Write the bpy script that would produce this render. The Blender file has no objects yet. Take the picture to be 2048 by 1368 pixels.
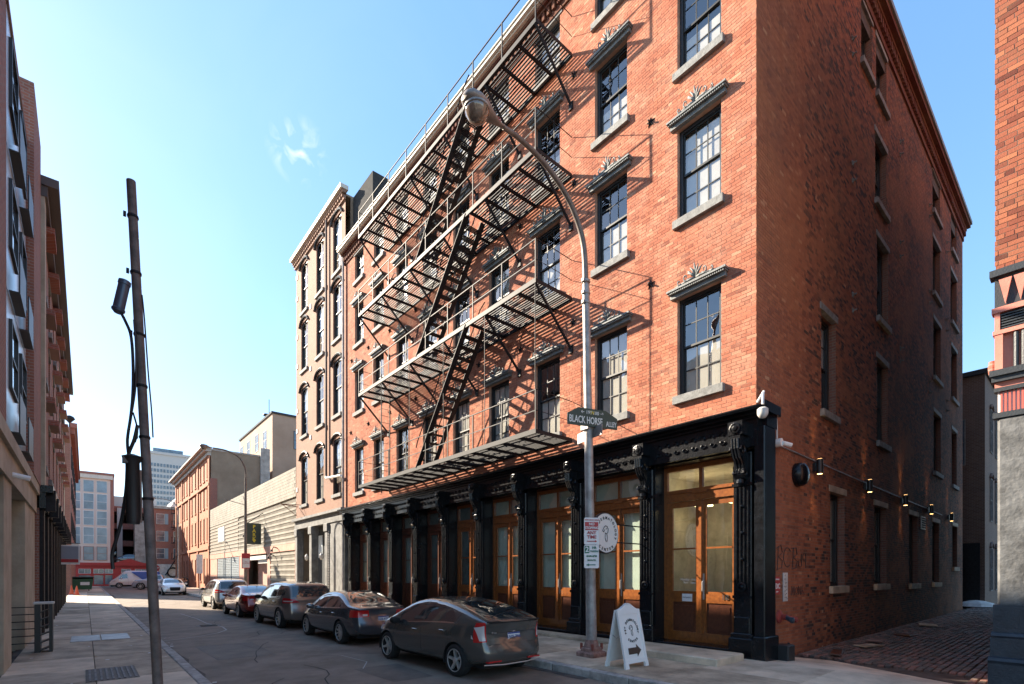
import bpy, bmesh, math, random
import numpy as np
from mathutils import Vector, Matrix
random.seed(7); rs = np.random.RandomState(5)
PI = math.pi; R = math.radians
sc = bpy.context.scene
COL = sc.collection
# ------------------------------------------------------------------ camera, sky, sun, exposure
EYE = 1.9
cd = bpy.data.cameras.new('camera'); cam = bpy.data.objects.new('camera', cd); COL.objects.link(cam); sc.camera = cam
cam.location = (0, 0, EYE); cam.rotation_euler = (R(90), 0, R(-40.43))
cd.sensor_width = 36; cd.lens = 36*1001/2048; cd.shift_y = 463/2048; cd.clip_end = 3000; cd.clip_start = .05
SUN = Vector((-1.43, 2.65, 1.70)).normalized()
w = bpy.data.worlds.new('World'); sc.world = w; w.use_nodes = True
nt = w.node_tree; N = nt.nodes; bg = N['Background']
sky = N.new('ShaderNodeTexSky'); sky.sky_type = 'NISHITA'; sky.sun_disc = False
sky.sun_elevation = math.asin(SUN.z); sky.sun_rotation = math.atan2(SUN.x, SUN.y)
sky.air_density = 1.0; sky.dust_density = .35; sky.ozone_density = 2.6
bg.inputs[1].default_value = .092
def _cloud():
    tc = N.new('ShaderNodeTexCoord'); L = nt.links
    cdir = Vector((-.428*.7612+.6485, .428*.6485+.7612, .845)).normalized()     # where the small cloud hangs
    sub = N.new('ShaderNodeVectorMath'); sub.operation = 'DISTANCE'; L.new(tc.outputs['Generated'], sub.inputs[0]); sub.inputs[1].default_value = cdir
    mr = N.new('ShaderNodeMapRange'); L.new(sub.outputs['Value'], mr.inputs[0]); mr.inputs[1].default_value = .002; mr.inputs[2].default_value = .045; mr.inputs[3].default_value = 1; mr.inputs[4].default_value = 0
    no = N.new('ShaderNodeTexNoise'); L.new(tc.outputs['Generated'], no.inputs[0]); no.inputs['Scale'].default_value = 38; no.inputs['Detail'].default_value = 6; no.inputs['Distortion'].default_value = .8
    m2 = N.new('ShaderNodeMapRange'); L.new(no.outputs[0], m2.inputs[0]); m2.inputs[1].default_value = .5; m2.inputs[2].default_value = .8
    mu = N.new('ShaderNodeMath'); mu.operation = 'MULTIPLY'; L.new(mr.outputs[0], mu.inputs[0]); L.new(m2.outputs[0], mu.inputs[1])
    # faint high veil
    n3 = N.new('ShaderNodeTexNoise'); L.new(tc.outputs['Generated'], n3.inputs[0]); n3.inputs['Scale'].default_value = 3.2; n3.inputs['Detail'].default_value = 5; n3.inputs['Distortion'].default_value = 1.2
    m4 = N.new('ShaderNodeMapRange'); L.new(n3.outputs[0], m4.inputs[0]); m4.inputs[1].default_value = .45; m4.inputs[2].default_value = .85; m4.inputs[4].default_value = .05
    ad = N.new('ShaderNodeMath'); ad.operation = 'ADD'; ad.use_clamp = True; L.new(mu.outputs[0], ad.inputs[0]); L.new(m4.outputs[0], ad.inputs[1])
    mx = N.new('ShaderNodeMix'); mx.data_type = 'RGBA'; L.new(ad.outputs[0], mx.inputs[0]); ga = N.new('ShaderNodeGamma'); ga.inputs[1].default_value = .62; L.new(sky.outputs[0], ga.inputs[0]); hs = N.new('ShaderNodeHueSaturation'); hs.inputs['Saturation'].default_value = 1.4; hs.inputs['Value'].default_value = 1.5; L.new(ga.outputs[0], hs.inputs['Color']); L.new(hs.outputs[0], mx.inputs[6]); mx.inputs[7].default_value = (3.6, 3.7, 3.9, 1)
    wb = N.new('ShaderNodeMix'); wb.data_type = 'RGBA'; wb.blend_type = 'MULTIPLY'; wb.inputs[0].default_value = 1; L.new(mx.outputs[2], wb.inputs[6]); wb.inputs[7].default_value = (.965, .98, 1.01, 1)   # the photograph's white balance
    L.new(wb.outputs[2], bg.inputs[0])
_cloud()
sd = bpy.data.lights.new('sun', 'SUN'); sun = bpy.data.objects.new('sun', sd); COL.objects.link(sun)
sd.energy = 4.1; sd.angle = R(.5); sd.color = (1, .87, .70)
sun.rotation_euler = SUN.to_track_quat('Z', 'Y').to_euler(); sun.location = SUN*60
sc.view_settings.view_transform = 'Standard'; sc.view_settings.look = 'None'
sc.view_settings.exposure = 2.12; sc.view_settings.gamma = 1; sc.view_settings.use_curve_mapping = False
sc.render.engine = 'CYCLES'

# ------------------------------------------------------------------ materials
MATS = {}
def mat(name, col, rough=.7, metal=0., var=.0, vs=6., bump=0., bs=40., spec=.5, coat=0., emit=None, es=0., col2=None, lo=.35, hi=.65):
    m = bpy.data.materials.new(name); m.use_nodes = True; nt = m.node_tree; n = nt.nodes; L = nt.links
    b = n['Principled BSDF']; b.inputs['Base Color'].default_value = (*col, 1); b.inputs['Roughness'].default_value = rough
    b.inputs['Metallic'].default_value = metal; b.inputs['Specular IOR Level'].default_value = spec; b.inputs['Coat Weight'].default_value = coat
    if emit: b.inputs['Emission Color'].default_value = (*emit, 1); b.inputs['Emission Strength'].default_value = es
    if var or bump or col2: g = n.new('ShaderNodeNewGeometry')
    if var or col2:
        no = n.new('ShaderNodeTexNoise'); no.inputs['Scale'].default_value = vs; no.inputs['Detail'].default_value = 7; no.inputs['Roughness'].default_value = .65
        L.new(g.outputs['Position'], no.inputs['Vector'])
        mr = n.new('ShaderNodeMapRange'); L.new(no.outputs[0], mr.inputs[0]); mr.inputs[1].default_value = lo; mr.inputs[2].default_value = hi
        mx = n.new('ShaderNodeMix'); mx.data_type = 'RGBA'; L.new(mr.outputs[0], mx.inputs[0])
        c2 = col2 or tuple(min(1, c*(1+var)) for c in col); c1 = col if col2 else tuple(c*(1-var) for c in col)
        mx.inputs[6].default_value = (*c1, 1); mx.inputs[7].default_value = (*c2, 1); L.new(mx.outputs[2], b.inputs['Base Color'])
    if bump:
        nb = n.new('ShaderNodeTexNoise'); nb.inputs['Scale'].default_value = bs; nb.inputs['Detail'].default_value = 4; L.new(g.outputs['Position'], nb.inputs['Vector'])
        bu = n.new('ShaderNodeBump'); bu.inputs['Strength'].default_value = bump; bu.inputs['Distance'].default_value = .02; L.new(nb.outputs[0], bu.inputs['Height']); L.new(bu.outputs[0], b.inputs['Normal'])
    MATS[name] = m; return m
def ramp(n, stops):
    r = n.new('ShaderNodeValToRGB'); e = r.color_ramp.elements
    e[0].position, e[0].color = stops[0][0], (*stops[0][1], 1); e[1].position, e[1].color = stops[-1][0], (*stops[-1][1], 1)
    for p, c in stops[1:-1]: x = e.new(p); x.color = (*c, 1)
    return r
def brickmat(name, stops, stain, stain_amt, stain_scale=.35, stain2=None, rough=.85):
    """per-brick tone from the mesh attribute 'tone', soot and wash stains with shapes of their own"""
    m = bpy.data.materials.new(name); m.use_nodes = True; nt = m.node_tree; n = nt.nodes; L = nt.links; b = n['Principled BSDF']
    b.inputs['Roughness'].default_value = rough; b.inputs['Specular IOR Level'].default_value = .12
    a = n.new('ShaderNodeAttribute'); a.attribute_name = 'tone'; g = n.new('ShaderNodeNewGeometry')
    r = ramp(n, stops); L.new(a.outputs['Fac'], r.inputs[0])
    def noi(scale, lo, hi, out, det=5, sx=None):
        no = n.new('ShaderNodeTexNoise'); no.inputs['Scale'].default_value = scale; no.inputs['Detail'].default_value = det; no.inputs['Roughness'].default_value = .7
        src = g.outputs['Position']
        if sx:
            mp = n.new('ShaderNodeMapping'); mp.inputs['Scale'].default_value = sx; L.new(src, mp.inputs[0]); src = mp.outputs[0]
        L.new(src, no.inputs['Vector'])
        mr = n.new('ShaderNodeMapRange'); L.new(no.outputs[0], mr.inputs[0]); mr.inputs[1].default_value = lo; mr.inputs[2].default_value = hi; mr.inputs[4].default_value = out
        return mr.outputs[0]
    def mix(f, c1, c2, bt='MIX'):
        mx = n.new('ShaderNodeMix'); mx.data_type = 'RGBA'; mx.blend_type = bt; L.new(f, mx.inputs[0]); L.new(c1, mx.inputs[6])
        if isinstance(c2, tuple): mx.inputs[7].default_value = (*c2, 1)
        else: L.new(c2, mx.inputs[7])
        return mx.outputs[2]
    c = mix(noi(stain_scale, .42, .68, stain_amt, 7), r.outputs[0], stain)
    if stain2: c = mix(noi(stain_scale*1.9, .47, .6, stain2[1], 6, (1, 1, 1.4)), c, stain2[0])
    c = mix(noi(1.0, .5, .7, .38, 5, (2.6, 2.6, .16)), c, (.62, .58, .55), 'MULTIPLY')
    c = mix(noi(30, .35, .75, .35, 3), c, (.9, .86, .8), 'MULTIPLY') 
    L.new(c, b.inputs['Base Color'])
    nb = n.new('ShaderNodeTexNoise'); nb.inputs['Scale'].default_value = 55; L.new(g.outputs['Position'], nb.inputs['Vector'])
    bu = n.new('ShaderNodeBump'); bu.inputs['Strength'].default_value = .5; bu.inputs['Distance'].default_value = .008; L.new(nb.outputs[0], bu.inputs['Height']); L.new(bu.outputs[0], b.inputs['Normal'])
    MATS[name] = m; return m
def brickfar(name, c1, c2, mortar, stain=(.1, .08, .07), samt=.3, bw=.21, bh=.075, ms=.012):
    m = bpy.data.materials.new(name); m.use_nodes = True; nt = m.node_tree; n = nt.nodes; L = nt.links; b = n['Principled BSDF']; b.inputs['Roughness'].default_value = .88
    g = n.new('ShaderNodeNewGeometry'); s = n.new('ShaderNodeSeparateXYZ'); L.new(g.outputs['Position'], s.inputs[0])
    ad = n.new('ShaderNodeMath'); L.new(s.outputs[0], ad.inputs[0]); L.new(s.outputs[1], ad.inputs[1])
    cb = n.new('ShaderNodeCombineXYZ'); L.new(ad.outputs[0], cb.inputs[0]); L.new(s.outputs[2], cb.inputs[1])
    t = n.new('ShaderNodeTexBrick'); L.new(cb.outputs[0], t.inputs['Vector']); t.inputs['Scale'].default_value = 1
    t.inputs['Brick Width'].default_value = bw; t.inputs['Row Height'].default_value = bh; t.inputs['Mortar Size'].default_value = ms
    t.inputs['Color1'].default_value = (*c1, 1); t.inputs['Color2'].default_value = (*c2, 1); t.inputs['Mortar'].default_value = (*mortar, 1); t.inputs['Bias'].default_value = -.1
    no = n.new('ShaderNodeTexNoise'); no.inputs['Scale'].default_value = .6; no.inputs['Detail'].default_value = 7; L.new(g.outputs['Position'], no.inputs['Vector'])
    mr = n.new('ShaderNodeMapRange'); L.new(no.outputs[0], mr.inputs[0]); mr.inputs[1].default_value = .42; mr.inputs[2].default_value = .7; mr.inputs[4].default_value = samt
    mx = n.new('ShaderNodeMix'); mx.data_type = 'RGBA'; L.new(mr.outputs[0], mx.inputs[0]); L.new(t.outputs[0], mx.inputs[6]); mx.inputs[7].default_value = (*stain, 1)
    L.new(mx.outputs[2], b.inputs['Base Color'])
    bu = n.new('ShaderNodeBump'); bu.inputs['Strength'].default_value = .4; bu.inputs['Distance'].default_value = .01; bu.invert = True; L.new(t.outputs['Fac'], bu.inputs['Height']); L.new(bu.outputs[0], b.inputs['Normal'])
    MATS[name] = m; return m
def glassmat(name, tint=(.9, .95, .95), wav=.0):
    m = bpy.data.materials.new(name); m.use_nodes = True; nt = m.node_tree; n = nt.nodes; L = nt.links; n.remove(n['Principled BSDF']); o = n['Material Output']
    tr = n.new('ShaderNodeBsdfTransparent'); tr.inputs[0].default_value = (*tint, 1); gl = n.new('ShaderNodeBsdfGlossy'); gl.inputs['Roughness'].default_value = .015
    fr = n.new('ShaderNodeLayerWeight'); fr.inputs[0].default_value = .5; pw = n.new('ShaderNodeMath'); pw.operation = 'POWER'; L.new(fr.outputs['Facing'], pw.inputs[0]); pw.inputs[1].default_value = 4
    rg_ = n.new('ShaderNodeMapRange'); L.new(pw.outputs[0], rg_.inputs[0]); rg_.inputs[3].default_value = .21; rg_.inputs[4].default_value = 1; mx = n.new('ShaderNodeMixShader'); L.new(rg_.outputs[0], mx.inputs[0]); L.new(tr.outputs[0], mx.inputs[1]); L.new(gl.outputs[0], mx.inputs[2]); L.new(mx.outputs[0], o.inputs[0])
    if wav:
        g = n.new('ShaderNodeNewGeometry'); nb = n.new('ShaderNodeTexNoise'); nb.inputs['Scale'].default_value = 2.2; nb.inputs['Detail'].default_value = 1; L.new(g.outputs['Position'], nb.inputs['Vector'])
        bu = n.new('ShaderNodeBump'); bu.inputs['Strength'].default_value = wav; bu.inputs['Distance'].default_value = .03; L.new(nb.outputs[0], bu.inputs['Height']); L.new(bu.outputs[0], gl.inputs['Normal']); L.new(bu.outputs[0], fr.inputs['Normal'])
    MATS[name] = m; return m
brick_front = brickmat('brick_front', [(0, (.22, .075, .05)), (.2, (.36, .12, .07)), (.6, (.46, .17, .10)), (.88, (.50, .205, .12)), (1, (.56, .29, .18))], (.30, .12, .08), .55, .7, ((.54, .31, .21), .35))
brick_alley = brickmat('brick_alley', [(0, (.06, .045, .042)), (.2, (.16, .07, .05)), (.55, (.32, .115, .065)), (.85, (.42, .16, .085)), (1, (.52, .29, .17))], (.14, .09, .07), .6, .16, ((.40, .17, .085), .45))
brick_corner = brickmat('brick_corner', [(0, (.12, .04, .03)), (.4, (.28, .09, .055)), (1, (.40, .15, .08))], (.20, .12, .07), .6, .8)
mortar_m = mat('lime_mortar', (.45, .27, .19), .95, var=.25, vs=3)
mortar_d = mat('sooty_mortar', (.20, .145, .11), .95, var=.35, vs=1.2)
brick_far = brickfar('brick_brown', (.26, .11, .065), (.33, .155, .09), (.28, .2, .15))
brick_dim = brickfar('brick_dim', (.13, .07, .05), (.19, .11, .075), (.2, .16, .13))
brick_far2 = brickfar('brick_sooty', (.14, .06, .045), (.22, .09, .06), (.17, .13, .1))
brick_orange = brickfar('brick_orange', (.44, .15, .07), (.50, .19, .09), (.42, .22, .14), (.4, .18, .1), .3)
brick_red = brickfar('brick_red', (.30, .085, .055), (.38, .12, .08), (.33, .2, .16))
brick_left = brickfar('brick_left', (.27, .10, .065), (.36, .14, .09), (.30, .22, .18))
black = mat('black_gloss_paint', (.006, .007, .009), .24, bump=.22, bs=30, var=.5, vs=8, spec=.35)
iron = mat('fire_escape_iron', (.014, .014, .016), .6, var=.4, vs=9, bump=.1, bs=60, spec=.28)
grey_hood = mat('grey_painted_stone', (.16, .17, .165), .6, var=.25, vs=9, bump=.3)
sill_m = mat('stone_sill', (.20, .20, .19), .8, var=.3, vs=7, bump=.4)
darkframe = mat('black_window_frame', (.018, .02, .022), .45)
sash_m = mat('dark_sash_paint', (.02, .022, .022), .5)
glass = glassmat('window_glass', (.97, .98, .98), wav=.25); glass_s = glassmat('shop_glass', (.8, .86, .82), wav=.12)
blind_m = mat('blind_fabric', (.52, .49, .42), .8, var=.08, vs=3); blind_g = mat('pale_blind', (.6, .68, .74), .8)
dark_in = mat('room_dark', (.035, .04, .045), .9)
wood = mat('varnished_wood', (.15, .043, .011), .30, col2=(.30, .095, .018), vs=14, lo=.3, hi=.7, spec=.6, coat=.35)
wood_d = mat('dark_and_shaded_wood', (.07, .022, .012), .35, col2=(.12, .038, .017), vs=14, spec=.5)
cream = mat('cream_gutter', (.62, .56, .47), .6, var=.1)
concrete = mat('concrete', (.36, .335, .30), .9, var=.3, vs=1.6, bump=.35, bs=30)
slab_ms = [mat('slab_a', (.50, .395, .285), .78, var=.34, vs=1.3, bump=.35, bs=45), mat('slab_b', (.38, .295, .205), .78, var=.4, vs=1.7, bump=.35, bs=45), mat('slab_c', (.60, .475, .345), .78, var=.3, vs=1.1, bump=.35, bs=45)]
kerb_m = mat('granite_kerb', (.33, .30, .27), .8, var=.4, vs=4, bump=.5, bs=25)
asphalt = mat('asphalt', (.155, .118, .086), .78, col2=(.25, .195, .15), vs=1.1, bump=.5, bs=90, lo=.4, hi=.65, spec=.4)
patch_m = mat('asphalt_patch', (.11, .086, .066), .7, var=.3, vs=2, bump=.5, bs=90)
crackseal = mat('crack_filler', (.42, .40, .37), .8)
sett_ms = [mat('sett_a', (.13, .09, .07), .65, var=.4, vs=3, bump=.5, bs=30), mat('sett_b', (.20, .105, .08), .6, var=.4, vs=3, bump=.5, bs=30), mat('sett_c', (.095, .078, .068), .6, var=.4, vs=3, bump=.5, bs=30)]
dirt_m = mat('dirt', (.075, .06, .05), .95, var=.4, vs=3)
white_p = mat('white_paint', (.78, .77, .74), .5); off_w = mat('weathered_white', (.6, .58, .54), .6, var=.2, vs=3)
galv = mat('galvanised_pole', (.33, .31, .29), .5, metal=.35, var=.3, vs=4, bump=.15)
pole_brown = mat('brown_arm', (.20, .165, .14), .5, metal=.3, var=.3, vs=5)
pole_left = mat('weathered_steel_pole', (.13, .105, .095), .65, var=.4, vs=5, bump=.2)
rubber = mat('black_rubber', (.018, .018, .018), .7); cable_m = mat('black_cable', (.012, .012, .014), .5)
chrome = mat('chrome', (.75, .75, .75), .15, metal=1); alu = mat('alloy', (.55, .53, .50), .4, metal=.5)
carglass = mat('car_glass', (.03, .036, .036), .03, spec=1.0, coat=1.0); seam_m = mat('panel_gap', (.006, .006, .006), .8)
redlens = mat('red_lens', (.45, .015, .015), .15, coat=.5); clearlens = mat('clear_lens', (.55, .5, .48), .15, coat=.5)
green_sign = mat('sign_green', (.035, .06, .04), .45); red_sign = mat('sign_red', (.42, .03, .035), .45); ink = mat('dark_ink', (.02, .02, .02), .6); ink_red = mat('red_ink', (.4, .03, .03), .6); ink_green = mat('green_ink', (.02, .14, .08), .6)
sign_w = mat('sign_white', (.72, .70, .68), .5, var=.06); letter_w = mat('letter_white', (.75, .76, .7), .5); yellow = mat('yellow_letters', (.65, .5, .03), .5)
stucco = mat('brown_stucco', (.22, .165, .115), .95, col2=(.30, .235, .17), vs=.5, bump=.3); tan = mat('tan_render', (.32, .22, .155), .9, col2=(.42, .30, .22), vs=.35, bump=.2)
limestone = mat('cream_stone', (.52, .45, .34), .9, col2=(.36, .30, .22), vs=1.5, bump=.5, bs=8)
block_m = mat('pale_block', (.29, .265, .22), .9, var=.18, vs=1.2, bump=.2); block_d = mat('block_shadow_gap', (.24, .205, .165), .95)
pinkbrick = mat('pink_brick_band', (.50, .27, .2), .9, var=.15, vs=2)

# ------------------------------------------------------------------ geometry helpers
class Frame:
    def __init__(s, o, u, n): s.o = np.array(o, float); s.u = np.array(u, float); s.n = np.array(n, float); s.flip = np.cross(s.u, s.n)[2] < 0
    def rel(s, v): v = np.asarray(v, float).reshape(-1, 3); return v[:, :1]*s.u + v[:, 1:2]*s.n + v[:, 2:3]*np.array([0, 0, 1.])
    def pt(s, u, o, z): return Vector((s.o + s.rel([(u, o, z)])[0]).tolist())
ID = Frame((0, 0, 0), (1, 0, 0), (0, 1, 0))
WL = {}
def tag(o, label=None, cat=None, group=None, kind=None):
    for k, v in (('label', label), ('category', cat), ('group', group), ('kind', kind)):
        if v: o[k] = v
    return o
def empty(name, loc=(0, 0, 0), parent=None, **k):
    o = bpy.data.objects.new(name, None); COL.objects.link(o); o.empty_display_size = .2; WL[o.name] = Vector(loc)
    if parent: o.parent = parent; o.location = Vector(loc)-WL[parent.name]
    else: o.location = loc
    return tag(o, **k)
def link(name, me, loc, parent=None, **k):
    o = bpy.data.objects.new(name, me); COL.objects.link(o); loc = Vector(loc); WL[o.name] = loc
    if parent: o.parent = parent; o.location = loc-WL[parent.name]
    else: o.location = loc
    return tag(o, **k)
BOXF = [(0, 3, 2, 1), (4, 5, 6, 7), (0, 1, 5, 4), (1, 2, 6, 5), (2, 3, 7, 6), (3, 0, 4, 7)]
class MB:
    def __init__(s): s.v = []; s.f = []
    def add(s, vs, fs): n = len(s.v); s.v += [tuple(p) for p in vs]; s.f += [tuple(i+n for i in f) for f in fs]; return s
    def box(s, a0, a1, b0, b1, c0, c1): return s.add([(a0, b0, c0), (a1, b0, c0), (a1, b1, c0), (a0, b1, c0), (a0, b0, c1), (a1, b0, c1), (a1, b1, c1), (a0, b1, c1)], BOXF)
    def cbox(s, a0, a1, b0, b1, c0, c1, e=.006):
        """box with a chamfer on its upright and top edges"""
        vs = []; 
        for (z, k) in ((c0, 0), (c1-e, 0), (c1, e)):
            for (x, y) in ((a0+k, b0), (a1-k, b0), (a1, b0+k), (a1, b1-k), (a1-k, b1), (a0+k, b1), (a0, b1-k), (a0, b0+k)):
                xx = min(max(x, a0+k), a1-k) if k else x; yy = min(max(y, b0+k), b1-k) if k else y
                vs.append((xx, yy, z))
        if True:
            q = e; base = [(a0+q, b0), (a1-q, b0), (a1, b0+q), (a1, b1-q), (a1-q, b1), (a0+q, b1), (a0, b1-q), (a0, b0+q)]
            cx, cy = (a0+a1)/2, (b0+b1)/2
            top = [(x+(q if x < cx else -q), y+(q if y < cy else -q)) for x, y in base]
            vs = [(x, y, c0) for x, y in base]+[(x, y, c1-q) for x, y in base]+[(x, y, c1) for x, y in top]
        fs = [tuple(range(7, -1, -1)), tuple(range(16, 24))]
        for r in (0, 8):
            for i in range(8): j = (i+1) % 8; fs.append((r+i, r+j, r+8+j, r+8+i))
        return s.add(vs, fs)
    def quad(s, *p): return s.add(p, [tuple(range(len(p)))])
    def tube(s, pts, r, n=6, caps=True):
        pts = [Vector(p) for p in pts]; rr = r if isinstance(r, (list, tuple)) else [r]*len(pts); vs = []; 
        prev = None
        for i, p in enumerate(pts):
            d = (pts[min(i+1, len(pts)-1)]-pts[max(i-1, 0)]).normalized()
            if prev is None:
                a = Vector((0, 0, 1)) if abs(d.z) < .9 else Vector((0, 1, 0)); x = d.cross(a).normalized()
            else: x = (prev-d*prev.dot(d)).normalized()
            prev = x; y = d.cross(x)
            for k in range(n): t = 2*PI*k/n; vs.append(p+(x*math.cos(t)+y*math.sin(t))*rr[i])
        fs = [(i*n+k, i*n+(k+1) % n, (i+1)*n+(k+1) % n, (i+1)*n+k) for i in range(len(pts)-1) for k in range(n)]
        if caps: fs += [tuple(range(n-1, -1, -1)), tuple((len(pts)-1)*n+k for k in range(n))]
        return s.add(vs, fs)
    def bar(s, p0, p1, w, h, up=(0, 0, 1)):
        p0, p1 = Vector(p0), Vector(p1); d = (p1-p0).normalized(); x = d.cross(Vector(up)).normalized(); y = x.cross(d).normalized(); vs = []
        for p in (p0, p1):
            for a, b in ((-1, -1), (1, -1), (1, 1), (-1, 1)): vs.append(p+x*a*w/2+y*b*h/2)
        return s.add(vs, [(0, 3, 2, 1), (4, 5, 6, 7), (0, 1, 5, 4), (1, 2, 6, 5), (2, 3, 7, 6), (3, 0, 4, 7)])
    def lathe(s, c, prof, n=16, axis=2, caps=True):
        """prof: (radius, height) along the axis through c"""
        vs = []
        for r, h in prof:
            for k in range(n):
                t = 2*PI*k/n; a, b = r*math.cos(t), r*math.sin(t); p = [0, 0, 0]; p[axis] = h; p[(axis+1) % 3] = a; p[(axis+2) % 3] = b
                vs.append((c[0]+p[0], c[1]+p[1], c[2]+p[2]))
        m = len(prof); fs = [(i*n+k, i*n+(k+1) % n, (i+1)*n+(k+1) % n, (i+1)*n+k) for i in range(m-1) for k in range(n)]
        if caps: fs += [tuple(range(n-1, -1, -1)), tuple((m-1)*n+k for k in range(n))]
        return s.add(vs, fs)
    def prism(s, poly, a0, a1, axis=0):
        """poly in the two other axes, extruded a0..a1 along the axis"""
        vs = []
        for a in (a0, a1):
            for p in poly: q = [0, 0, 0]; q[axis] = a; q[(axis+1) % 3] = p[0]; q[(axis+2) % 3] = p[1]; vs.append(tuple(q))
        n = len(poly); return s.add(vs, [tuple(range(n-1, -1, -1)), tuple(range(n, 2*n))]+[(i, (i+1) % n, n+(i+1) % n, n+i) for i in range(n)])
    def mesh(s, name, m, fr=ID, org=None, smooth=False, fix=True):
        v = np.array(s.v, float); fs = s.f
        if fr is not ID: v = fr.rel(v) + (fr.o if org is None else 0)
        if org is not None and fr is ID: v = v-np.array(org)
        if fr.flip and fr is not ID: fs = [f[::-1] for f in fs]
        me = bpy.data.meshes.new(name); me.from_pydata(v.tolist(), [], fs)
        for x in (m if isinstance(m, (list, tuple)) else [m]): me.materials.append(x)
        if smooth: me.shade_smooth()
        return me
    def build(s, name, m, parent=None, fr=ID, smooth=False, **k):
        v = np.array(s.v, float)
        if fr is not ID: v = fr.rel(v)+fr.o
        fs = [f[::-1] for f in s.f] if (fr is not ID and fr.flip) else s.f
        lo, hi = v.min(0), v.max(0); org = np.array([(lo[0]+hi[0])/2, (lo[1]+hi[1])/2, lo[2]]); v = v-org
        me = bpy.data.meshes.new(name); me.from_pydata(v.tolist(), [], fs); me.materials.append(m)
        if smooth:
            me.shade_smooth()
            try: me.set_sharp_from_angle(angle=R(40))
            except Exception: pass
        return link(name, me, org.tolist(), parent, **k)
def text_mesh(txt, size, m, bold=0., ext=.002, align='CENTER', xs=1.):
    c = bpy.data.curves.new('t', 'FONT'); c.body = txt; c.size = size; c.align_x = align; c.align_y = 'CENTER'; c.offset = bold; c.extrude = ext; c.resolution_u = 3
    o = bpy.data.objects.new('t', c); COL.objects.link(o); dg = bpy.context.evaluated_depsgraph_get(); me = bpy.data.meshes.new_from_object(o.evaluated_get(dg)); bpy.data.objects.remove(o); me.materials.clear(); me.materials.append(m)
    if xs != 1:
        for v in me.vertices: v.co.x *= xs
    return me
def put_text(name, txt, size, m, loc, xdir, parent, bold=0., xs=1., up=(0, 0, 1)):
    """flat lettering; xdir is the reading direction"""
    me = text_mesh(txt, size, m, bold, xs=xs); x = Vector(xdir).normalized(); y = Vector(up).normalized(); z = x.cross(y)
    me.transform(Matrix((x, y, z)).transposed().to_4x4()); me.name = name
    return link(name, me, loc, parent)
def wall_open(mb, u0, u1, z0, z1, ops, o=0., depth=.22):
    """wall sheet with real openings and their reveals"""
    us = sorted({u0, u1, *[a for q in ops for a in q[:2] if u0 < a < u1]}); zs = sorted({z0, z1, *[a for q in ops for a in q[2:4] if z0 < a < z1]})
    for i in range(len(us)-1):
        for j in range(len(zs)-1):
            cu, cz = (us[i]+us[i+1])/2, (zs[j]+zs[j+1])/2
            if any(q[0] < cu < q[1] and q[2] < cz < q[3] for q in ops): continue
            mb.quad((us[i], o, zs[j]), (us[i], o, zs[j+1]), (us[i+1], o, zs[j+1]), (us[i+1], o, zs[j]))
    for a, b, c, d in [q[:4] for q in ops]:
        p = o-depth
        mb.quad((a, o, c), (a, p, c), (a, p, d), (a, o, d)); mb.quad((b, o, c), (b, o, d), (b, p, d), (b, p, c))
        mb.quad((a, o, c), (b, o, c), (b, p, c), (a, p, c)); mb.quad((a, o, d), (a, p, d), (b, p, d), (b, o, d))
    return mb
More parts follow.
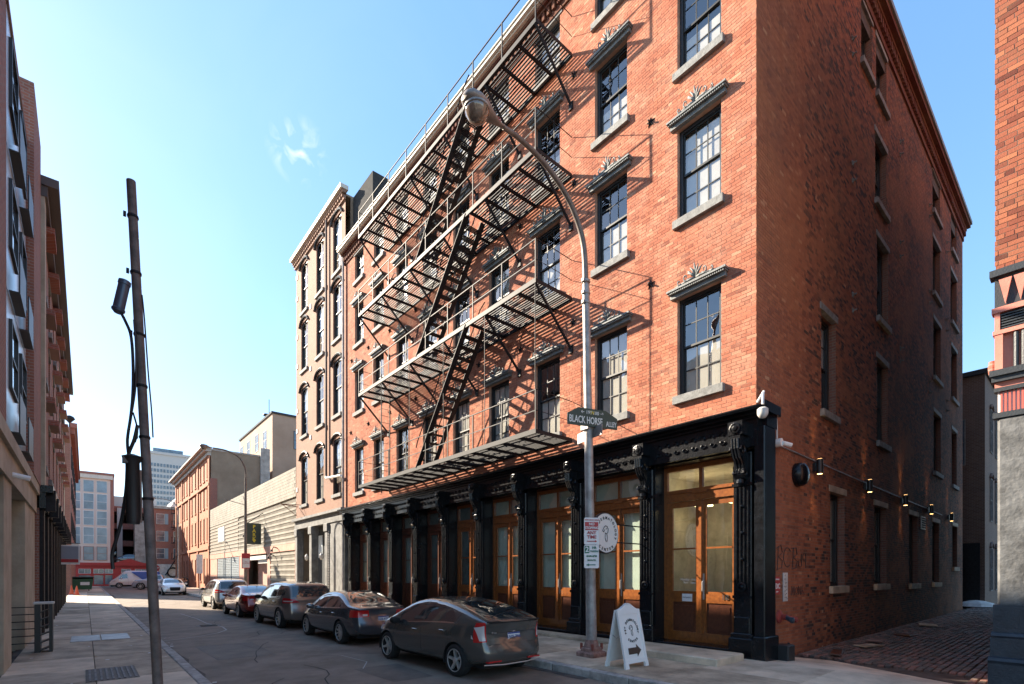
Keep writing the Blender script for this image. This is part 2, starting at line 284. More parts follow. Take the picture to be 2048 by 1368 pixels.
def brick_field(fr, u0, u1, z0, z1, ops, parent, m, pieces, near_u, bl=.213, bh=.0752, jt=.010, thick=.0045, header=6, toned=None, sd=.23):
    """every brick its own box; the largest in view as parts, the rest joined"""
    B = []; r = 0; z = z0
    while z < z1-.03:
        zt = min(z+bh-jt, z1); iv = [(u0, u1)]
        for a, b, c, d in [q[:4] for q in ops]:
            if c < zt and d > z:
                nv = []
                for s, e in iv:
                    if b <= s or a >= e: nv.append((s, e)); continue
                    if a > s: nv.append((s, a))
                    if b < e: nv.append((b, e))
                iv = nv
        L = bl/2 if header and r % header == 0 else bl
        off = (r % 2)*L/2 + (.03 if r % header == 0 else 0)
        for s, e in iv:
            k = math.floor((s-u0-off)/L)
            x = u0+off+k*L
            while x < e:
                a, b = max(x, s), min(x+L-jt, e)
                if b-a > .02: B.append((a, b, z+rs.uniform(-.0015, .0015), zt))
                x += L
        z += bh; r += 1
    B = np.array(B); n = len(B); t = thick+rs.uniform(-.0015, .002, n); tone = np.clip(rs.normal(.5, sd, n), 0, 1)
    if toned is not None: tone = np.clip(tone+toned(B), 0, 1)
    order = np.argsort(np.abs(B[:, 0]-near_u)+rs.uniform(0, .02, n)); full = (B[:, 1]-B[:, 0]) > .05
    sel = np.zeros(n, bool); sel[[i for i in order if full[i]][:pieces]] = True
    def mk(ix, orgs=None):
        b = B[ix]; tt = t[ix]; k = len(b); a0, a1, c0, c1 = b.T
        o0 = np.full(k, -.004)
        V = np.stack([np.stack([a0, o0, c0], 1), np.stack([a1, o0, c0], 1), np.stack([a1, tt, c0], 1), np.stack([a0, tt, c0], 1), np.stack([a0, o0, c1], 1), np.stack([a1, o0, c1], 1), np.stack([a1, tt, c1], 1), np.stack([a0, tt, c1], 1)], 1).reshape(-1, 3)
        f = np.array([(0, 3, 2, 1), (4, 5, 6, 7), (1, 2, 6, 5), (2, 3, 7, 6), (3, 0, 4, 7)])
        if fr.flip: f = f[:, ::-1]
        Fc = (f[None]+(np.arange(k)*8)[:, None, None]).reshape(-1, 4); return fr.rel(V)+fr.o, Fc, np.repeat(tone[ix], 5)
    def tomesh(V, Fc, T):
        me = bpy.data.meshes.new('brick'); me.vertices.add(len(V)); me.vertices.foreach_set('co', V.ravel()); me.loops.add(Fc.size); me.loops.foreach_set('vertex_index', Fc.ravel().astype(np.int32))
        me.polygons.add(len(Fc)); me.polygons.foreach_set('loop_start', (np.arange(len(Fc))*4).astype(np.int32)); me.update(calc_edges=True)
        at = me.attributes.new('tone', 'FLOAT', 'FACE'); at.data.foreach_set('value', T.astype(np.float32)); me.materials.append(m); me.shade_flat(); return me
    V, Fc, T = mk(np.where(~sel)[0]); org = V.mean(0)
    link('brick_facing', tomesh(V-org, Fc, T), org.tolist(), parent, kind='stuff')
    cache = {}
    for i in np.where(sel)[0]:
        wq = round((B[i, 1]-B[i, 0])/.01)*.01; key = (wq, int(tone[i]*8)); c = np.array([B[i, 0], 0, B[i, 2]])
        if key not in cache:
            V, Fc, T = mk(np.array([i])); cache[key] = tomesh(V-(fr.o+fr.rel([c])[0]), Fc, T)
        link('brick', cache[key], (fr.o+fr.rel([c])[0]).tolist(), parent)
    return n
def ornament_mb(w=1.):
    """palmette crest with two running scrolls, centred at u=0, standing on z=0"""
    mb = MB()
    for k in range(-2, 3):
        a = k*.42; L = .20-.03*abs(k); p = [(0, .03, .02), (math.sin(a)*L*.6, .05, .02+math.cos(a)*L*.7), (math.sin(a)*L+.02*k, .075, .02+math.cos(a)*L)]
        mb.tube(p, [.012, .022, .008], 5)
    for s in (-1, 1):
        for cx, cz, r, t0, t1 in ((.19, .075, .06, -2.6, 3.6), (.33, .045, .042, -2.6, 3.4)):
            pts = []; rad = []
            for i in range(13):
                q = i/12; t = t0+(t1-t0)*q; rr = r*(1-.75*q)
                pts.append((s*(cx*w+math.cos(t)*rr), .045+.015*math.sin(q*3), cz+math.sin(t)*rr)); rad.append(.017*(1-.5*q))
            mb.tube(pts, rad, 5)
        mb.tube([(s*.02, .04, .02), (s*.10*w, .05, .025), (s*.2*w, .045, .02), (s*.30*w, .04, .015), (s*.42*w, .03, .01)], [.02, .02, .018, .014, .006], 5)
        mb.tube([(s*.06, .04, .06), (s*.10*w, .06, .12), (s*.15*w, .05, .15)], [.014, .016, .006], 5)
    return mb
def ornament_big(w):
    m = ornament_mb(w); m.v = [(a*1.12, (o-.03)*1.3+.13, z*1.55) for a, o, z in m.v]; return m
ORN = {}
WMESH = {}
def window(fr, u0, u1, z0, z1, parent, cols=3, rows=2, style='double', depth=.13, hood=None, sill=True, sill_mat=None, blind=None, frame_m=None, bar_m=None, arch=0., glass_m=None, fw=.08, single_panes=True):
    """one window: frame with glazing bars, each pane, sill, hood and blind its sub-parts"""
    w, h = round(u1-u0, 2), round(z1-z0, 2); key = (id(fr), w, h, cols, rows, style, depth, arch, fw, (frame_m or darkframe).name)
    org = fr.pt(u0, 0, z0); gm = glass_m or glass
    if key not in WMESH:
        D = {}; mb = MB(); f = fw; d = depth
        mb.box(0, f, -d-.06, -d+.03, 0, h); mb.box(w-f, w, -d-.06, -d+.03, 0, h); mb.box(f, w-f, -d-.06, -d+.03, h-f, h); mb.box(f, w-f, -d-.06, -d+.03, 0, f*.8)
        if arch:   # curved head filling pieces
            for i in range(8):
                a0, a1 = i/8*w, (i+1)/8*w; zz = lambda a: h-f-arch*(1-math.sqrt(max(0, 1-(2*a/w-1)**2)))
                mb.add([(a0, -d+.032, h), (a1, -d+.032, h), (a1, -d+.032, zz(a1)), (a0, -d+.032, zz(a0))], [(0, 1, 2, 3)])
        D['frame'] = mb
        panes = []; bars = MB(); t = .011
        if style == 'double': sashes = [(h*.5, h-f, -d-.01), (f*.8, h*.5+.03, -d-.045)]
        else: sashes = [(f*.8, h-f, -d-.02)]
        for s0, s1, o in sashes:
            e = .035
            bars.box(f, f+e, o-.03, o, s0, s1); bars.box(w-f-e, w-f, o-.03, o, s0, s1); bars.box(f+e, w-f-e, o-.03, o, s1-e, s1); bars.box(f+e, w-f-e, o-.03, o, s0, s0+e*1.3)
            x0, x1, y0, y1 = f+e, w-f-e, s0+e*1.3, s1-e; cw, ch = (x1-x0)/cols, (y1-y0)/rows
            for i in range(1, cols): bars.box(x0+i*cw-t, x0+i*cw+t, o-.022, o-.002, y0, y1)
            for j in range(1, rows): bars.box(x0, x1, o-.0215, o-.0025, y0+j*ch-t, y0+j*ch+t)
            for i in range(cols):
                for j in range(rows): panes.append((x0+i*cw, y0+j*ch, o-.012, cw, ch))
        me_f = mb.mesh('window', frame_m or darkframe, fr, org=1); me_b = bars.mesh('sash', bar_m or sash_m, fr, org=1)
        pm = {}
        for p in panes:
            k2 = (round(p[3], 3), round(p[4], 3))
            if k2 not in pm: pm[k2] = MB().quad((0, 0, 0), (0, 0, p[4]), (p[3], 0, p[4]), (p[3], 0, 0)).mesh('pane', gm, fr, org=1)
        bl = MB().quad((f, -d-.12, f), (f, -d-.12, h-f), (w-f, -d-.12, h-f), (w-f, -d-.12, f)).mesh('blind', blind_m, fr, org=1)
        WMESH[key] = (me_f, me_b, panes, pm)
    me_f, me_b, panes, pm = WMESH[key]
    wn = link('window', me_f, org, parent); link('sash', me_b, org, wn)
    if single_panes:
        for p in panes: link('pane', pm[(round(p[3], 3), round(p[4], 3))], org+Vector(fr.rel([(p[0], p[2], p[1])])[0]), wn)
    else:
        q = MB()
        for p in panes: q.quad((u0+p[0], p[2], z0+p[1]), (u0+p[0], p[2], z0+p[1]+p[4]), (u0+p[0]+p[3], p[2], z0+p[1]+p[4]), (u0+p[0]+p[3], p[2], z0+p[1]))
        q.build('pane', gm, wn, fr)
    if blind:
        b0, b1, bm = blind; a = z0+b0*h; b = z0+b1*h; MB().box(u0+.06, u1-.06, -depth-.085, -depth-.075, a, b).build('blind', bm, wn, fr)
    if sill: MB().cbox(u0-.08, u1+.08, -.12, .10, z0-.17, z0+.012, .008).build('sill', sill_mat or sill_m, wn, fr)
    if hood == 'crest':
        k3 = (id(fr), w)
        if k3 not in ORN:
            hb = MB(); c = w/2+.13
            hb.box(-c, c, -.02, .10, 0, .10); hb.box(-c-.03, c+.03, -.02, .15, .10, .135); hb.box(-c-.05, c+.05, -.02, .19, .135, .175); hb.box(-c-.03, c+.03, -.02, .16, .175, .20)
            for i in range(int(2*c/.045)): hb.box(-c+i*.045, -c+i*.045+.025, .15, .172, .085, .115)
            ORN[k3] = (hb.mesh('hood', grey_hood, fr, org=1), ornament_big(w).mesh('crest', grey_hood, fr, org=1, smooth=True))
        link('hood', ORN[k3][0], fr.pt((u0+u1)/2, 0, z1+.002), wn); link('crest', ORN[k3][1], fr.pt((u0+u1)/2, 0, z1+.2), wn)
    elif hood == 'lintel': MB().cbox(u0-.10, u1+.10, -.1, .03, z1-.002, z1+.17, .006).build('lintel', sill_mat or sill_m, wn, fr)
    elif hood == 'arch':
        hb = MB(); c = (u0+u1)/2; pts = []
        for i in range(9): a = PI-PI*i/8; pts.append((c+math.cos(a)*(w/2+.13), .06, z1-.12+math.sin(a)*.36))
        hb.tube([(u0-.24, .06, z1-.16), *pts, (u1+.24, .06, z1-.16)], .065, 6); hb.build('arched_hood', frame_m or darkframe, wn, fr)
    return wn
def star(fr, u, z, parent, s=.13, m=None):
    k = ('star', id(fr), s)
    if k not in WMESH:
        mb = MB(); v = [(0, .07, 0)]+[(math.sin(i*PI/5)*(s if i % 2 == 0 else s*.42), .01, math.cos(i*PI/5)*(s if i % 2 == 0 else s*.42)) for i in range(10)]
        mb.add(v, [(0, 1+(i+1) % 10, 1+i) for i in range(10)]+[tuple(range(1, 11))]); mb.tube([(0, .05, 0), (0, .12, 0)], .02, 6)
        WMESH[k] = mb.mesh('anchor_star', m or iron, fr, org=1)
    return link('anchor_star', WMESH[k], fr.pt(u, 0, z), parent)
# ================================================================== ground, road, pavements
def ground():
    MB().quad((-900, -300, -.05), (900, -300, -.05), (900, 1500, -.05), (-900, 1500, -.05)).build('ground', asphalt, kind='structure')
    rd = MB().quad((1.55, -30, 0), (6.95, -30, 0), (6.95, 90, 0), (1.55, 90, 0)).build('road', asphalt, kind='structure')
    MB().quad((-60, 90, 0), (80, 90, 0), (80, 98.5, 0), (-60, 98.5, 0)).build('cross_street', asphalt, kind='structure')
    # tar and patching on the road, worn gutters
    mb = MB()
    for x0, x1, y0, y1 in ((2.2, 3.4, 12.5, 15.2), (3.6, 4.6, 23, 26.5), (2.0, 2.9, 33, 37), (4.1, 4.9, 8.0, 9.6)): mb.quad((x0, y0, .004), (x1, y0, .004), (x1+.1, y1, .004), (x0-.06, y1, .004))
    mb.build('tar_patch', patch_m, rd)
    ck = MB()
    def crack(pts, wd):
        for a, b in zip(pts, pts[1:]):
            d = Vector((b[0]-a[0], b[1]-a[1])).normalized(); n = Vector((-d.y, d.x))*wd/2; ck.quad((a[0]-n.x, a[1]-n.y, .008), (a[0]+n.x, a[1]+n.y, .008), (b[0]+n.x, b[1]+n.y, .008), (b[0]-n.x, b[1]-n.y, .008))
    crack([(2.0, 17.2), (2.6, 17.6), (3.2, 18.2), (3.6, 19.0), (3.7, 20.2), (3.5, 22), (3.55, 24.5), (3.4, 28)], .045)
    crack([(1.6, 17.0), (2.0, 17.2)], .04); crack([(4.2, 9.5), (4.6, 10.2), (4.5, 11.4)], .02)
    ck.build('crack_filler', crackseal, rd)
    ck = MB()
    for k in range(26):
        x, y = random.uniform(1.9, 6.6), random.uniform(8, 45); pts = [(x, y)]; a = random.uniform(.6, 2.4)
        for j in range(random.randint(4, 9)): a += random.uniform(-.5, .5); x += math.cos(a)*.35; y += math.sin(a)*.45; pts.append((min(max(x, 1.7), 6.8), y))
        crack(pts, random.uniform(.012, .024))
    ck.build('hairline_crack', seam_m, rd)
    gd = MB(); 
    for x0, sg in ((1.555, 1), (6.945, -1)):
        y = 6.; b = .2
        while y < 60: L = random.uniform(.3, .8); a, b = b, min(.36, max(.08, b+random.uniform(-.08, .08))); gd.quad(*[(x0, y, .0045), (x0+sg*a, y, .0045), (x0+sg*b, y+L, .0045), (x0, y+L, .0045)][::sg]); y += L
    gd.build('gutter_grime', dirt_m, rd)
    lt = MB()
    for k in range(90):
        x = random.choice([random.uniform(1.6, 2.0), random.uniform(6.6, 6.93), random.uniform(-1.0, 1.3)]); y = random.uniform(8, 40); z = .16 if x < 1.4 else .012; s = random.uniform(.015, .05); t = random.uniform(0, 3)
        lt.quad(*[(x+s*math.cos(t+q*PI/2), y+s*math.sin(t+q*PI/2), z+random.uniform(0, .01)) for q in range(4)])
    lt.build('litter', off_w, kind='stuff')
    for nm, x0, x1, y0, y1 in (('right', 6.95, 10.55, 3.1, 90), ('left', -1.25, 1.4, -3, 90)):
        pv = MB().box(x0+.02, x1, y0, y1, -.04, .125).build('pavement', dirt_m, kind='structure')
        kx0, kx1 = (6.95, 7.13) if nm == 'right' else (1.37, 1.55)
        y = y0; me = {}
        while y < y1:
            L = min(random.uniform(1.4, 2.4), y1-y); MB().cbox(kx0, kx1, y+.004, y+L-.008, -.03, .15+random.uniform(-.006, .006), .018).build('kerbstone', kerb_m, pv); y += L
        sx0, sx1 = (7.135, 10.3) if nm == 'right' else (-1.1, 1.365)
        cols = 2; y = y0
        while y < y1:
            L = random.uniform(1.35, 1.7) if y < 45 else 6
            L = min(L, y1-y)
            for c in range(cols):
                a = sx0+(sx1-sx0)*c/cols; b = sx0+(sx1-sx0)*(c+1)/cols
                MB().cbox(a+.006, b-.006, y+.006, y+L-.006, .1, .15+random.uniform(-.003, .004), .006).build('paving_slab', slab_ms[random.randrange(3)], pv)
            y += L
    # concrete apron at the corner, sloping to the alley
    a = MB(); a.add([(6.95, 1.9, 0.0), (11.2, 1.5, .02), (12.2, 3.7, .03), (12.0, 4.5, .04), (10.3, 4.5, .14), (10.3, 3.1, .145), (6.98, 3.1, .145)], [(0, 1, 2, 5, 6), (2, 3, 4, 5)]); a.build('concrete_apron', slab_ms[2], kind='structure')
    al = MB().quad((10.4, -1.5, .0), (60, -1.5, .0), (60, 4.6, .0), (10.4, 4.6, .0)).build('alley_pavement', dirt_m, kind='structure')
    S = []
    y = -.9; r = 0
    while y < 4.5:
        x = 10.9+(r % 2)*.11
        while x < 44:
            L = random.uniform(.19, .25); cx, cy = x, y
            camb = -.03*math.cos((y-1.8)*1.3)+.012*math.sin(x*.8+y*2)
            inside_apron = (x < 12.2 and y > 1.45) or (y > 3.0 and x < 12.25)
            if not inside_apron and random.random() > .012 and not (x < 11.5 and y < 1.1): S.append((x, x+L-.018, y, y+.105, .052+camb*.6+random.uniform(-.009, .010), random.uniform(-.006, .006)))
            x += L
        y += .12; r += 1
    S.sort(key=lambda s: s[0]+abs(s[2]-3)*.4)
    st = [MB(), MB(), MB()]; cache = {}
    for i, (a, b, c, d, z, tl) in enumerate(S):
        if i < 300:
            L = round(b-a, 2); m = i % 3
            if (L, m) not in cache: cache[(L, m)] = MB().cbox(-L/2, L/2, -.052, .052, -.06, .0, .012).mesh('sett', sett_ms[m])
            o = link('sett', cache[(L, m)], ((a+b)/2, (c+d)/2, z), al); o.rotation_euler = (tl*3, tl*2, 0)
        else: st[random.randrange(3)].add([(a, c, -.02), (b, c, -.02), (b, d, -.02), (a, d, -.02), (a+.01, c+.01, z+tl), (b-.01, c+.01, z), (b-.01, d-.01, z-tl), (a+.01, d-.01, z)], BOXF)
    for q, m in zip(st, sett_ms): q.build('sett_paving', m, al, kind='stuff')
    # loose boards and rubbish along the wall
    for i, (x, y, L, W_, a) in enumerate(((13.1, 3.9, 1.1, .22, .25), (14.9, 3.75, .8, .3, -.2), (16.2, 3.9, .9, .35, .1), (18.4, 3.7, .7, .4, -.1), (22.5, 3.9, 1.2, .5, .2))):
        o = MB().cbox(-L/2, L/2, -W_/2, W_/2, 0, .03, .005).build('loose_slab', [wood_d, slab_ms[1], sett_ms[1]][i % 3]); o.location = (x, y, .085); o.rotation_euler = (.02, .03, a)
        tag(o, ['brown board lying flat nearest to the alley corner', 'pale stone slab lying on the setts past the first alley window', 'reddish flagstone lying at the wall below the second wall light', 'dark board lying by the wall between two alley windows', 'wide grey slab lying far down the alley by the wall'][i], 'slab', 'loose slabs along the alley wall')
ground()

# ================================================================== brick corner building
FM = Frame((10.5, 0, 0), (0, 1, 0), (-1, 0, 0)); FA = Frame((0, 4.58, 0), (1, 0, 0), (0, -1, 0))
main = empty('corner_building', (10.5, 4.58, 0), label='five storey orange brick corner building with black iron shopfront and crested windows', cat='building')
COLS = [5.85, 8.33, 10.7, 13.0, 15.2, 17.4, 19.7, 21.98, 24.2]; ROWS = [(6.0, 8.28), (10.08, 12.22), (13.52, 15.55), (16.75, 18.15)]
hw = .53; ops = [(c-hw, c+hw, a, b) for c in COLS for a, b in ROWS]
AOPS = [(14.2, 15.3, 6.05, 8.6), (19.1, 20.35, 6.1, 8.75), (27.45, 28.95, 6.25, 8.8), (31.45, 32.75, 6.15, 8.8), (19.1, 20.4, 10.05, 12.6), (27.4, 28.95, 10.3, 12.75), (31.35, 32.8, 10.3, 12.75),
        (18.9, 20.2, 13.68, 15.8), (27.3, 28.8, 13.85, 16.15), (31.2, 32.75, 13.9, 16.3), (17.48, 18.56, 17.14, 18.9), (19.0, 20.2, 17.1, 18.85), (27.25, 28.8, 17.3, 18.95), (31.3, 32.7, 17.35, 19.0),
        (14.85, 16.0, 1.55, 4.05), (18.82, 20.2, 1.55, 4.05), (23.24, 24.6, 1.5, 4.1), (27.2, 28.6, 1.5, 4.1), (31.6, 32.9, 2.2, 4.2)]
wall_open(MB(), 4.58, 25.95, 5.25, 18.75, ops).build('front_wall', mortar_m, main, FM)
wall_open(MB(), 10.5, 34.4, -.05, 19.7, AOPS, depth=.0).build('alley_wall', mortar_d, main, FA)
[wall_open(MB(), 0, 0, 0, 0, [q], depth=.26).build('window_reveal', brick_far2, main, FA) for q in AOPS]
brick_field(FM, 4.572, 25.95, 5.27, 18.2, [(a, b, c, d) for a, b, c, d in ops], main, brick_front, 150, 4.58)
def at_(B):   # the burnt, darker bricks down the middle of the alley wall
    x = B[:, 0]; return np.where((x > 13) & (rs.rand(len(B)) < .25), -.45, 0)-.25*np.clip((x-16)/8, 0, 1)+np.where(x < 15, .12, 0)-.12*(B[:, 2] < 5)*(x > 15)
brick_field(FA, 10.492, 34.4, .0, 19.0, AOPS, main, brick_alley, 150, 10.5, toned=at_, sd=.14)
bx = MB(); bx.box(10.53, 34.4, 4.62, 25.9, 18.5, 18.70); bx.box(34.15, 34.4, 4.6, 25.9, 0, 18.49); bx.box(11, 34, 25.7, 25.94, 5, 18.49); bx.build('roof', dirt_m, main)
MB().box(11.5, 11.6, 5.2, 25.7, 5.3, 18.4).box(11.6, 34, 5.5, 5.6, 0, 18.4).box(11.0, 33, 5.2, 25, 9.2, 9.3).box(11.0, 33, 5.2, 25, 13.0, 13.1).box(11.0, 33, 5.2, 25, 16.3, 16.4).box(11.0, 33, 5.0, 25.5, 5.2, 5.3).build('interior', dark_in, main)
# windows on the street front
for i, c in enumerate(COLS):
    for j, (a, b) in enumerate(ROWS):
        rr = random.random()
        if j == 0: bl = (0.04, .96 if rr < .55 else .52, blind_m)
        elif j == 1: bl = (0.04, [.52, .92, .45][int(rr*3)], blind_m)
        elif j == 2: bl = (.0, .95 if rr < .3 else .4, blind_m)
        else: bl = (.3, .95, blind_m)
        window(FM, c-hw, c+hw, a, b, main, hood='crest' if j < 3 else 'lintel', sill_mat=sill_m, blind=bl)
for k, (u, z) in enumerate([(7.1, 8.95), (7.1, 12.9), (9.65, 9.0), (9.6, 12.9), (9.6, 15.95), (11.9, 9.0), (11.9, 12.9), (14.1, 9.2), (16.3, 9.2), (18.5, 9.2), (18.5, 12.9), (20.85, 9.2), (20.85, 12.9), (23.1, 9.2), (23.1, 12.9), (25.2, 9.2), (20.85, 5.75), (25.1, 12.9)]): star(FM, u, z, main)
for q in AOPS:
    low = q[2] < 2
    window(FA, *q, main, cols=2 if q[1]-q[0] < 1.2 else 3, rows=2 if q[2] > 5 else 1, depth=.2, hood='lintel', sill_mat=sill_m if q[2] > 5 else slab_ms[1], blind=(.02, .95, blind_m) if low else ((.5, .95, blind_g) if q[0] < 20 else None), single_panes=q[0] < 21, fw=.10)
for x in (16.65, 21.9, 26.6, 30.2):
    for z in (5.3+4.1, 5.3+4.55, 13.1, 13.6, 16.7, 17.15):
        if x < 31: star(FA, x, z, main, .10, off_w if x > 20 else grey_hood)
# corbelled brick cornice with dentils and cream gutter
c = MB(); c.box(4.55, 25.98, 0, .06, 18.22, 18.36); c.box(4.50, 26.0, 0, .16, 18.58, 18.66); c.box(4.48, 26.02, 0, .24, 18.66, 18.74); c.build('corbel_course', brick_corner, main, FM)
c = MB(); c.box(10.45, 34.45, 0, .06, 19.0, 19.22); c.box(10.4, 34.5, 0, .16, 19.5, 19.62); c.box(10.38, 34.55, 0, .30, 19.62, 19.78); c.box(10.5, 34.4, 0, .02, 18.98, 19.0); c.build('corbel_course', brick_corner, main, FA)
c = MB(); u = 4.6
while u < 25.9: c.box(u, u+.10, 0, .14, 18.36, 18.58); u += .21
c.build('dentil_course', brick_corner, main, FM, kind='stuff')
c = MB(); u = 10.6
while u < 34.4: c.box(u, u+.10, 0, .14, 19.22, 19.5); u += .21
c.build('dentil_course', brick_corner, main, FA, kind='stuff')
c = MB(); c.box(4.45, 26.03, -.1, .34, 18.742, 18.80); c.box(4.42, 26.05, .05, .42, 18.80, 18.93); c.box(4.4, 26.07, 0, .46, 18.93, 18.97); c.build('gutter', cream, main, FM)
MB().box(10.2, 34.6, -.2, .36, 19.783, 19.95).build('gutter', grey_hood, main, FA)
MB().box(12.6, 34.4, 4.62, 25.9, 18.71, 19.75).build('parapet', dirt_m, main)

# ---------------------------------------------------------------- iron shopfront
PU = [4.82, 7.18, 9.48, 11.75, 14.0, 16.2, 18.4, 20.6, 22.8, 25.15]
fz = MB(); z0 = 4.42
fz.box(4.50, 25.9, -.1, .14, 4.5, 5.05); fz.box(4.46, 25.92, -.1, .20, 5.05, 5.11); fz.build('frieze', black, main, FM)
sc_ = MB(); sc_.box(4.42, 25.95, -.05, .30, 5.11, 5.16); sc_.prism([(0.0, 5.165), (.42, 5.165), (.45, 5.21), (.45, 5.235), (0, 5.33)], 4.38, 25.97, 0); sc_.build('shopfront_cornice', black, main, FM)
sb = MB(); sb.box(10.5, 10.98, 4.36, 4.572, 4.9, 5.33); sb.box(10.25, 11.02, 4.30, 4.357, 5.16, 5.36); sb.build('cornice_return', black, main)
def relief(u0, u1):
    mb = MB(); n = int((u1-u0)/.2)
    for i in range(n):
        cx = u0+(i+.5)*(u1-u0)/n
        for s, z in ((1, 4.86), (-1, 4.70)):
            pts = []; 
            for q in range(9): t = q/8*5; rr = .075*(1-q/10); pts.append((cx+math.cos(t)*rr*s, .155, z+math.sin(t)*rr*s))
            mb.tube(pts, [.014]*8+[.006], 4)
    return mb
def pier():
    """fluted iron pier with scroll bracket, rosette, plinth; built once around u=0"""
    P = {}
    m = MB(); m.cbox(-.19, .19, -.1, .10, .55, 4.42, .02); 
    for k in (-.12, -.04, .04, .12): m.box(k-.012, k+.012, .10, .122, 1.55, 3.7)
    m.box(-.21, .21, -.1, .125, 3.72, 3.78); m.box(-.20, .20, -.1, .12, 1.38, 1.44)
    for z in (2.2, 2.75, 3.3): m.lathe((0, .13, z), [(.035, -.02), (.03, .01), (.01, .03)], 8, 1)
    P['pier'] = m
    m = MB(); m.cbox(-.26, .26, -.1, .20, .12, .56, .02); m.cbox(-.23, .23, -.1, .16, .56, .66, .02); m.cbox(-.17, .17, -.1, .14, .66, 1.0, .02); P['plinth'] = m
    m = MB()
    prof = [(.10, 3.84), (.22, 3.86), (.27, 3.93), (.24, 4.0), (.19, 4.06), (.22, 4.16), (.30, 4.25), (.38, 4.36), (.42, 4.5), (.42, 4.72), (.10, 4.72)]
    m.prism(prof, -.10, .10, 0)
    for s in (-1, 1):
        for cz, co, r in ((3.95, .2, .09), (4.42, .3, .12)):
            pts = [];
            for q in range(12): t = q/11*6.5; rr = r*(1-q/14); pts.append((s*.105, co+math.cos(t)*rr, cz+math.sin(t)*rr))
            m.tube(pts, [.022]*11+[.01], 5)
    for k in (-.06, 0, .06): m.tube([(k, .28, 3.95), (k, .2, 4.06), (k, .24, 4.16), (k, .34, 4.27), (k, .43, 4.45), (k, .44, 4.65)], .022, 5)
    m.lathe((0, .2, 3.8), [(.03, -.09), (.075, -.03), (.07, .04), (.03, .06)], 8)
    P['bracket'] = m
    m = MB(); m.box(-.15, .15, .10, .43, 4.725, 5.0); m.lathe((0, .44, 4.86), [(.11, -.01), (.115, .015), (.09, .02), (.085, .005), (.06, .005), (.055, .03), (.02, .035)], 12, 1)
    P['rosette_block'] = m
    m = MB(); m.lathe((0, .12, 1.62), [(.10, -.01), (.10, .03), (.06, .04), (.05, .02), (.02, .05)], 14, 1); P['roundel'] = m
    return {k: v.mesh(k, black, FM, org=1) for k, v in P.items()}
PM = pier()
for u in PU:
    p = link('pier', PM['pier'], FM.pt(u, 0, 0), main)
    for k in ('plinth', 'bracket', 'rosette_block', 'roundel'): link(k, PM[k], FM.pt(u, 0, 0), p)
MB().cbox(10.38, 10.92, 4.36, 4.575, .05, 4.9, .02).cbox(10.3, 10.98, 4.32, 4.575, .04, .62, .02).build('pier_return', black, main)
DG = {}
def bay(i, u0, u1):
    a, b = u0+.22, u1-.22; ul, ur = a, b; mid = (ul+ur)/2; o = -.38
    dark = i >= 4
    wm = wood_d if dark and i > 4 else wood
    relief(u0+.3, u1-.3).build('frieze_relief', black, main, FM, kind='stuff')
    m = MB(); m.box(a-.04, a+.0, o-.1, .02, .15, 4.5); m.box(b, b+.04, o-.1, .02, .15, 4.5); m.box(a, b, o-.1, -.01, 4.47, 4.56); m.build('jamb_panel', black, main, FM)
    fr = MB(); fr.box(a, a+.09, o-.06, o+.02, .3, 4.47); fr.box(b-.09, b, o-.06, o+.02, .3, 4.47); fr.box(a+.09, b-.09, o-.06, o+.02, 4.36, 4.47); fr.box(a+.09, b-.09, o-.06, o+.04, 3.62, 3.90); fr.box(a+.09, b-.09, o+.04, o+.07, 3.82, 3.87)
    fr.box(mid-.04, mid+.04, o-.06, o+.02, 3.9, 4.36)
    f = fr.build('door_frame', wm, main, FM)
    for p0, p1 in ((a+.09, mid-.04), (mid+.04, b-.09)): MB().quad((p0, o-.03, 3.9), (p0, o-.03, 4.36), (p1, o-.03, 4.36), (p1, o-.03, 3.9)).build('transom_pane', glass_s, f, FM)
    for s, (d0, d1) in enumerate(((a+.092, mid-.003), (mid+.003, b-.092))):
        d = MB(); st = .13; d.box(d0, d0+st, o-.05, o, .3, 3.615); d.box(d1-st, d1, o-.05, o, .3, 3.615); d.box(d0+st, d1-st, o-.05, o, 3.48, 3.615); d.box(d0+st, d1-st, o-.05, o, 1.22, 1.48); d.box(d0+st, d1-st, o-.05, o, .3, .52)
        d.box(d0+st, d1-st, o-.05, o+.012, 2.47, 2.51)
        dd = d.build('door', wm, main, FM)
        q_ = MB(); q_.box(d0+st, d1-st, o-.045, o-.025, .52, 1.22); q_.box(d0+st+.06, d1-st-.06, o-.025, o-.008, .6, 1.14); q_.build('lower_panel', wood_d, dd, FM)  # shade on the lower panels put into their colour with the darker wood
        for z0, z1 in ((1.48, 2.47), (2.51, 3.48)): MB().quad((d0+st, o-.03, z0), (d0+st, o-.03, z1), (d1-st, o-.03, z1), (d1-st, o-.03, z0)).build('pane', glass_s, dd, FM)
        if s == 0: MB().tube([(d1-.05, o, 1.45), (d1-.05, o+.05, 1.5), (d1-.05, o+.05, 1.7), (d1-.05, o, 1.75)], .012, 6).box(d1-.08, d1-.02, o, o+.01, 1.3, 1.9).build('handle', alu, dd, FM)
    am = MB(); am.box(mid-.05, mid+.05, o, o+.035, .5, 3.72); am.box(mid-.11, mid+.11, o, o+.05, 3.72, 3.78); am.box(mid-.18, mid+.18, o+.035, o+.08, 3.78, 3.83); am.box(mid-.03, mid+.03, o+.035, o+.05, .6, 3.6); am.build('door_astragal', wm, f, FM)
    MB().cbox(a-.04, b+.04, o-.2, .15, .12, .298, .01).build('door_sill', black, main, FM)
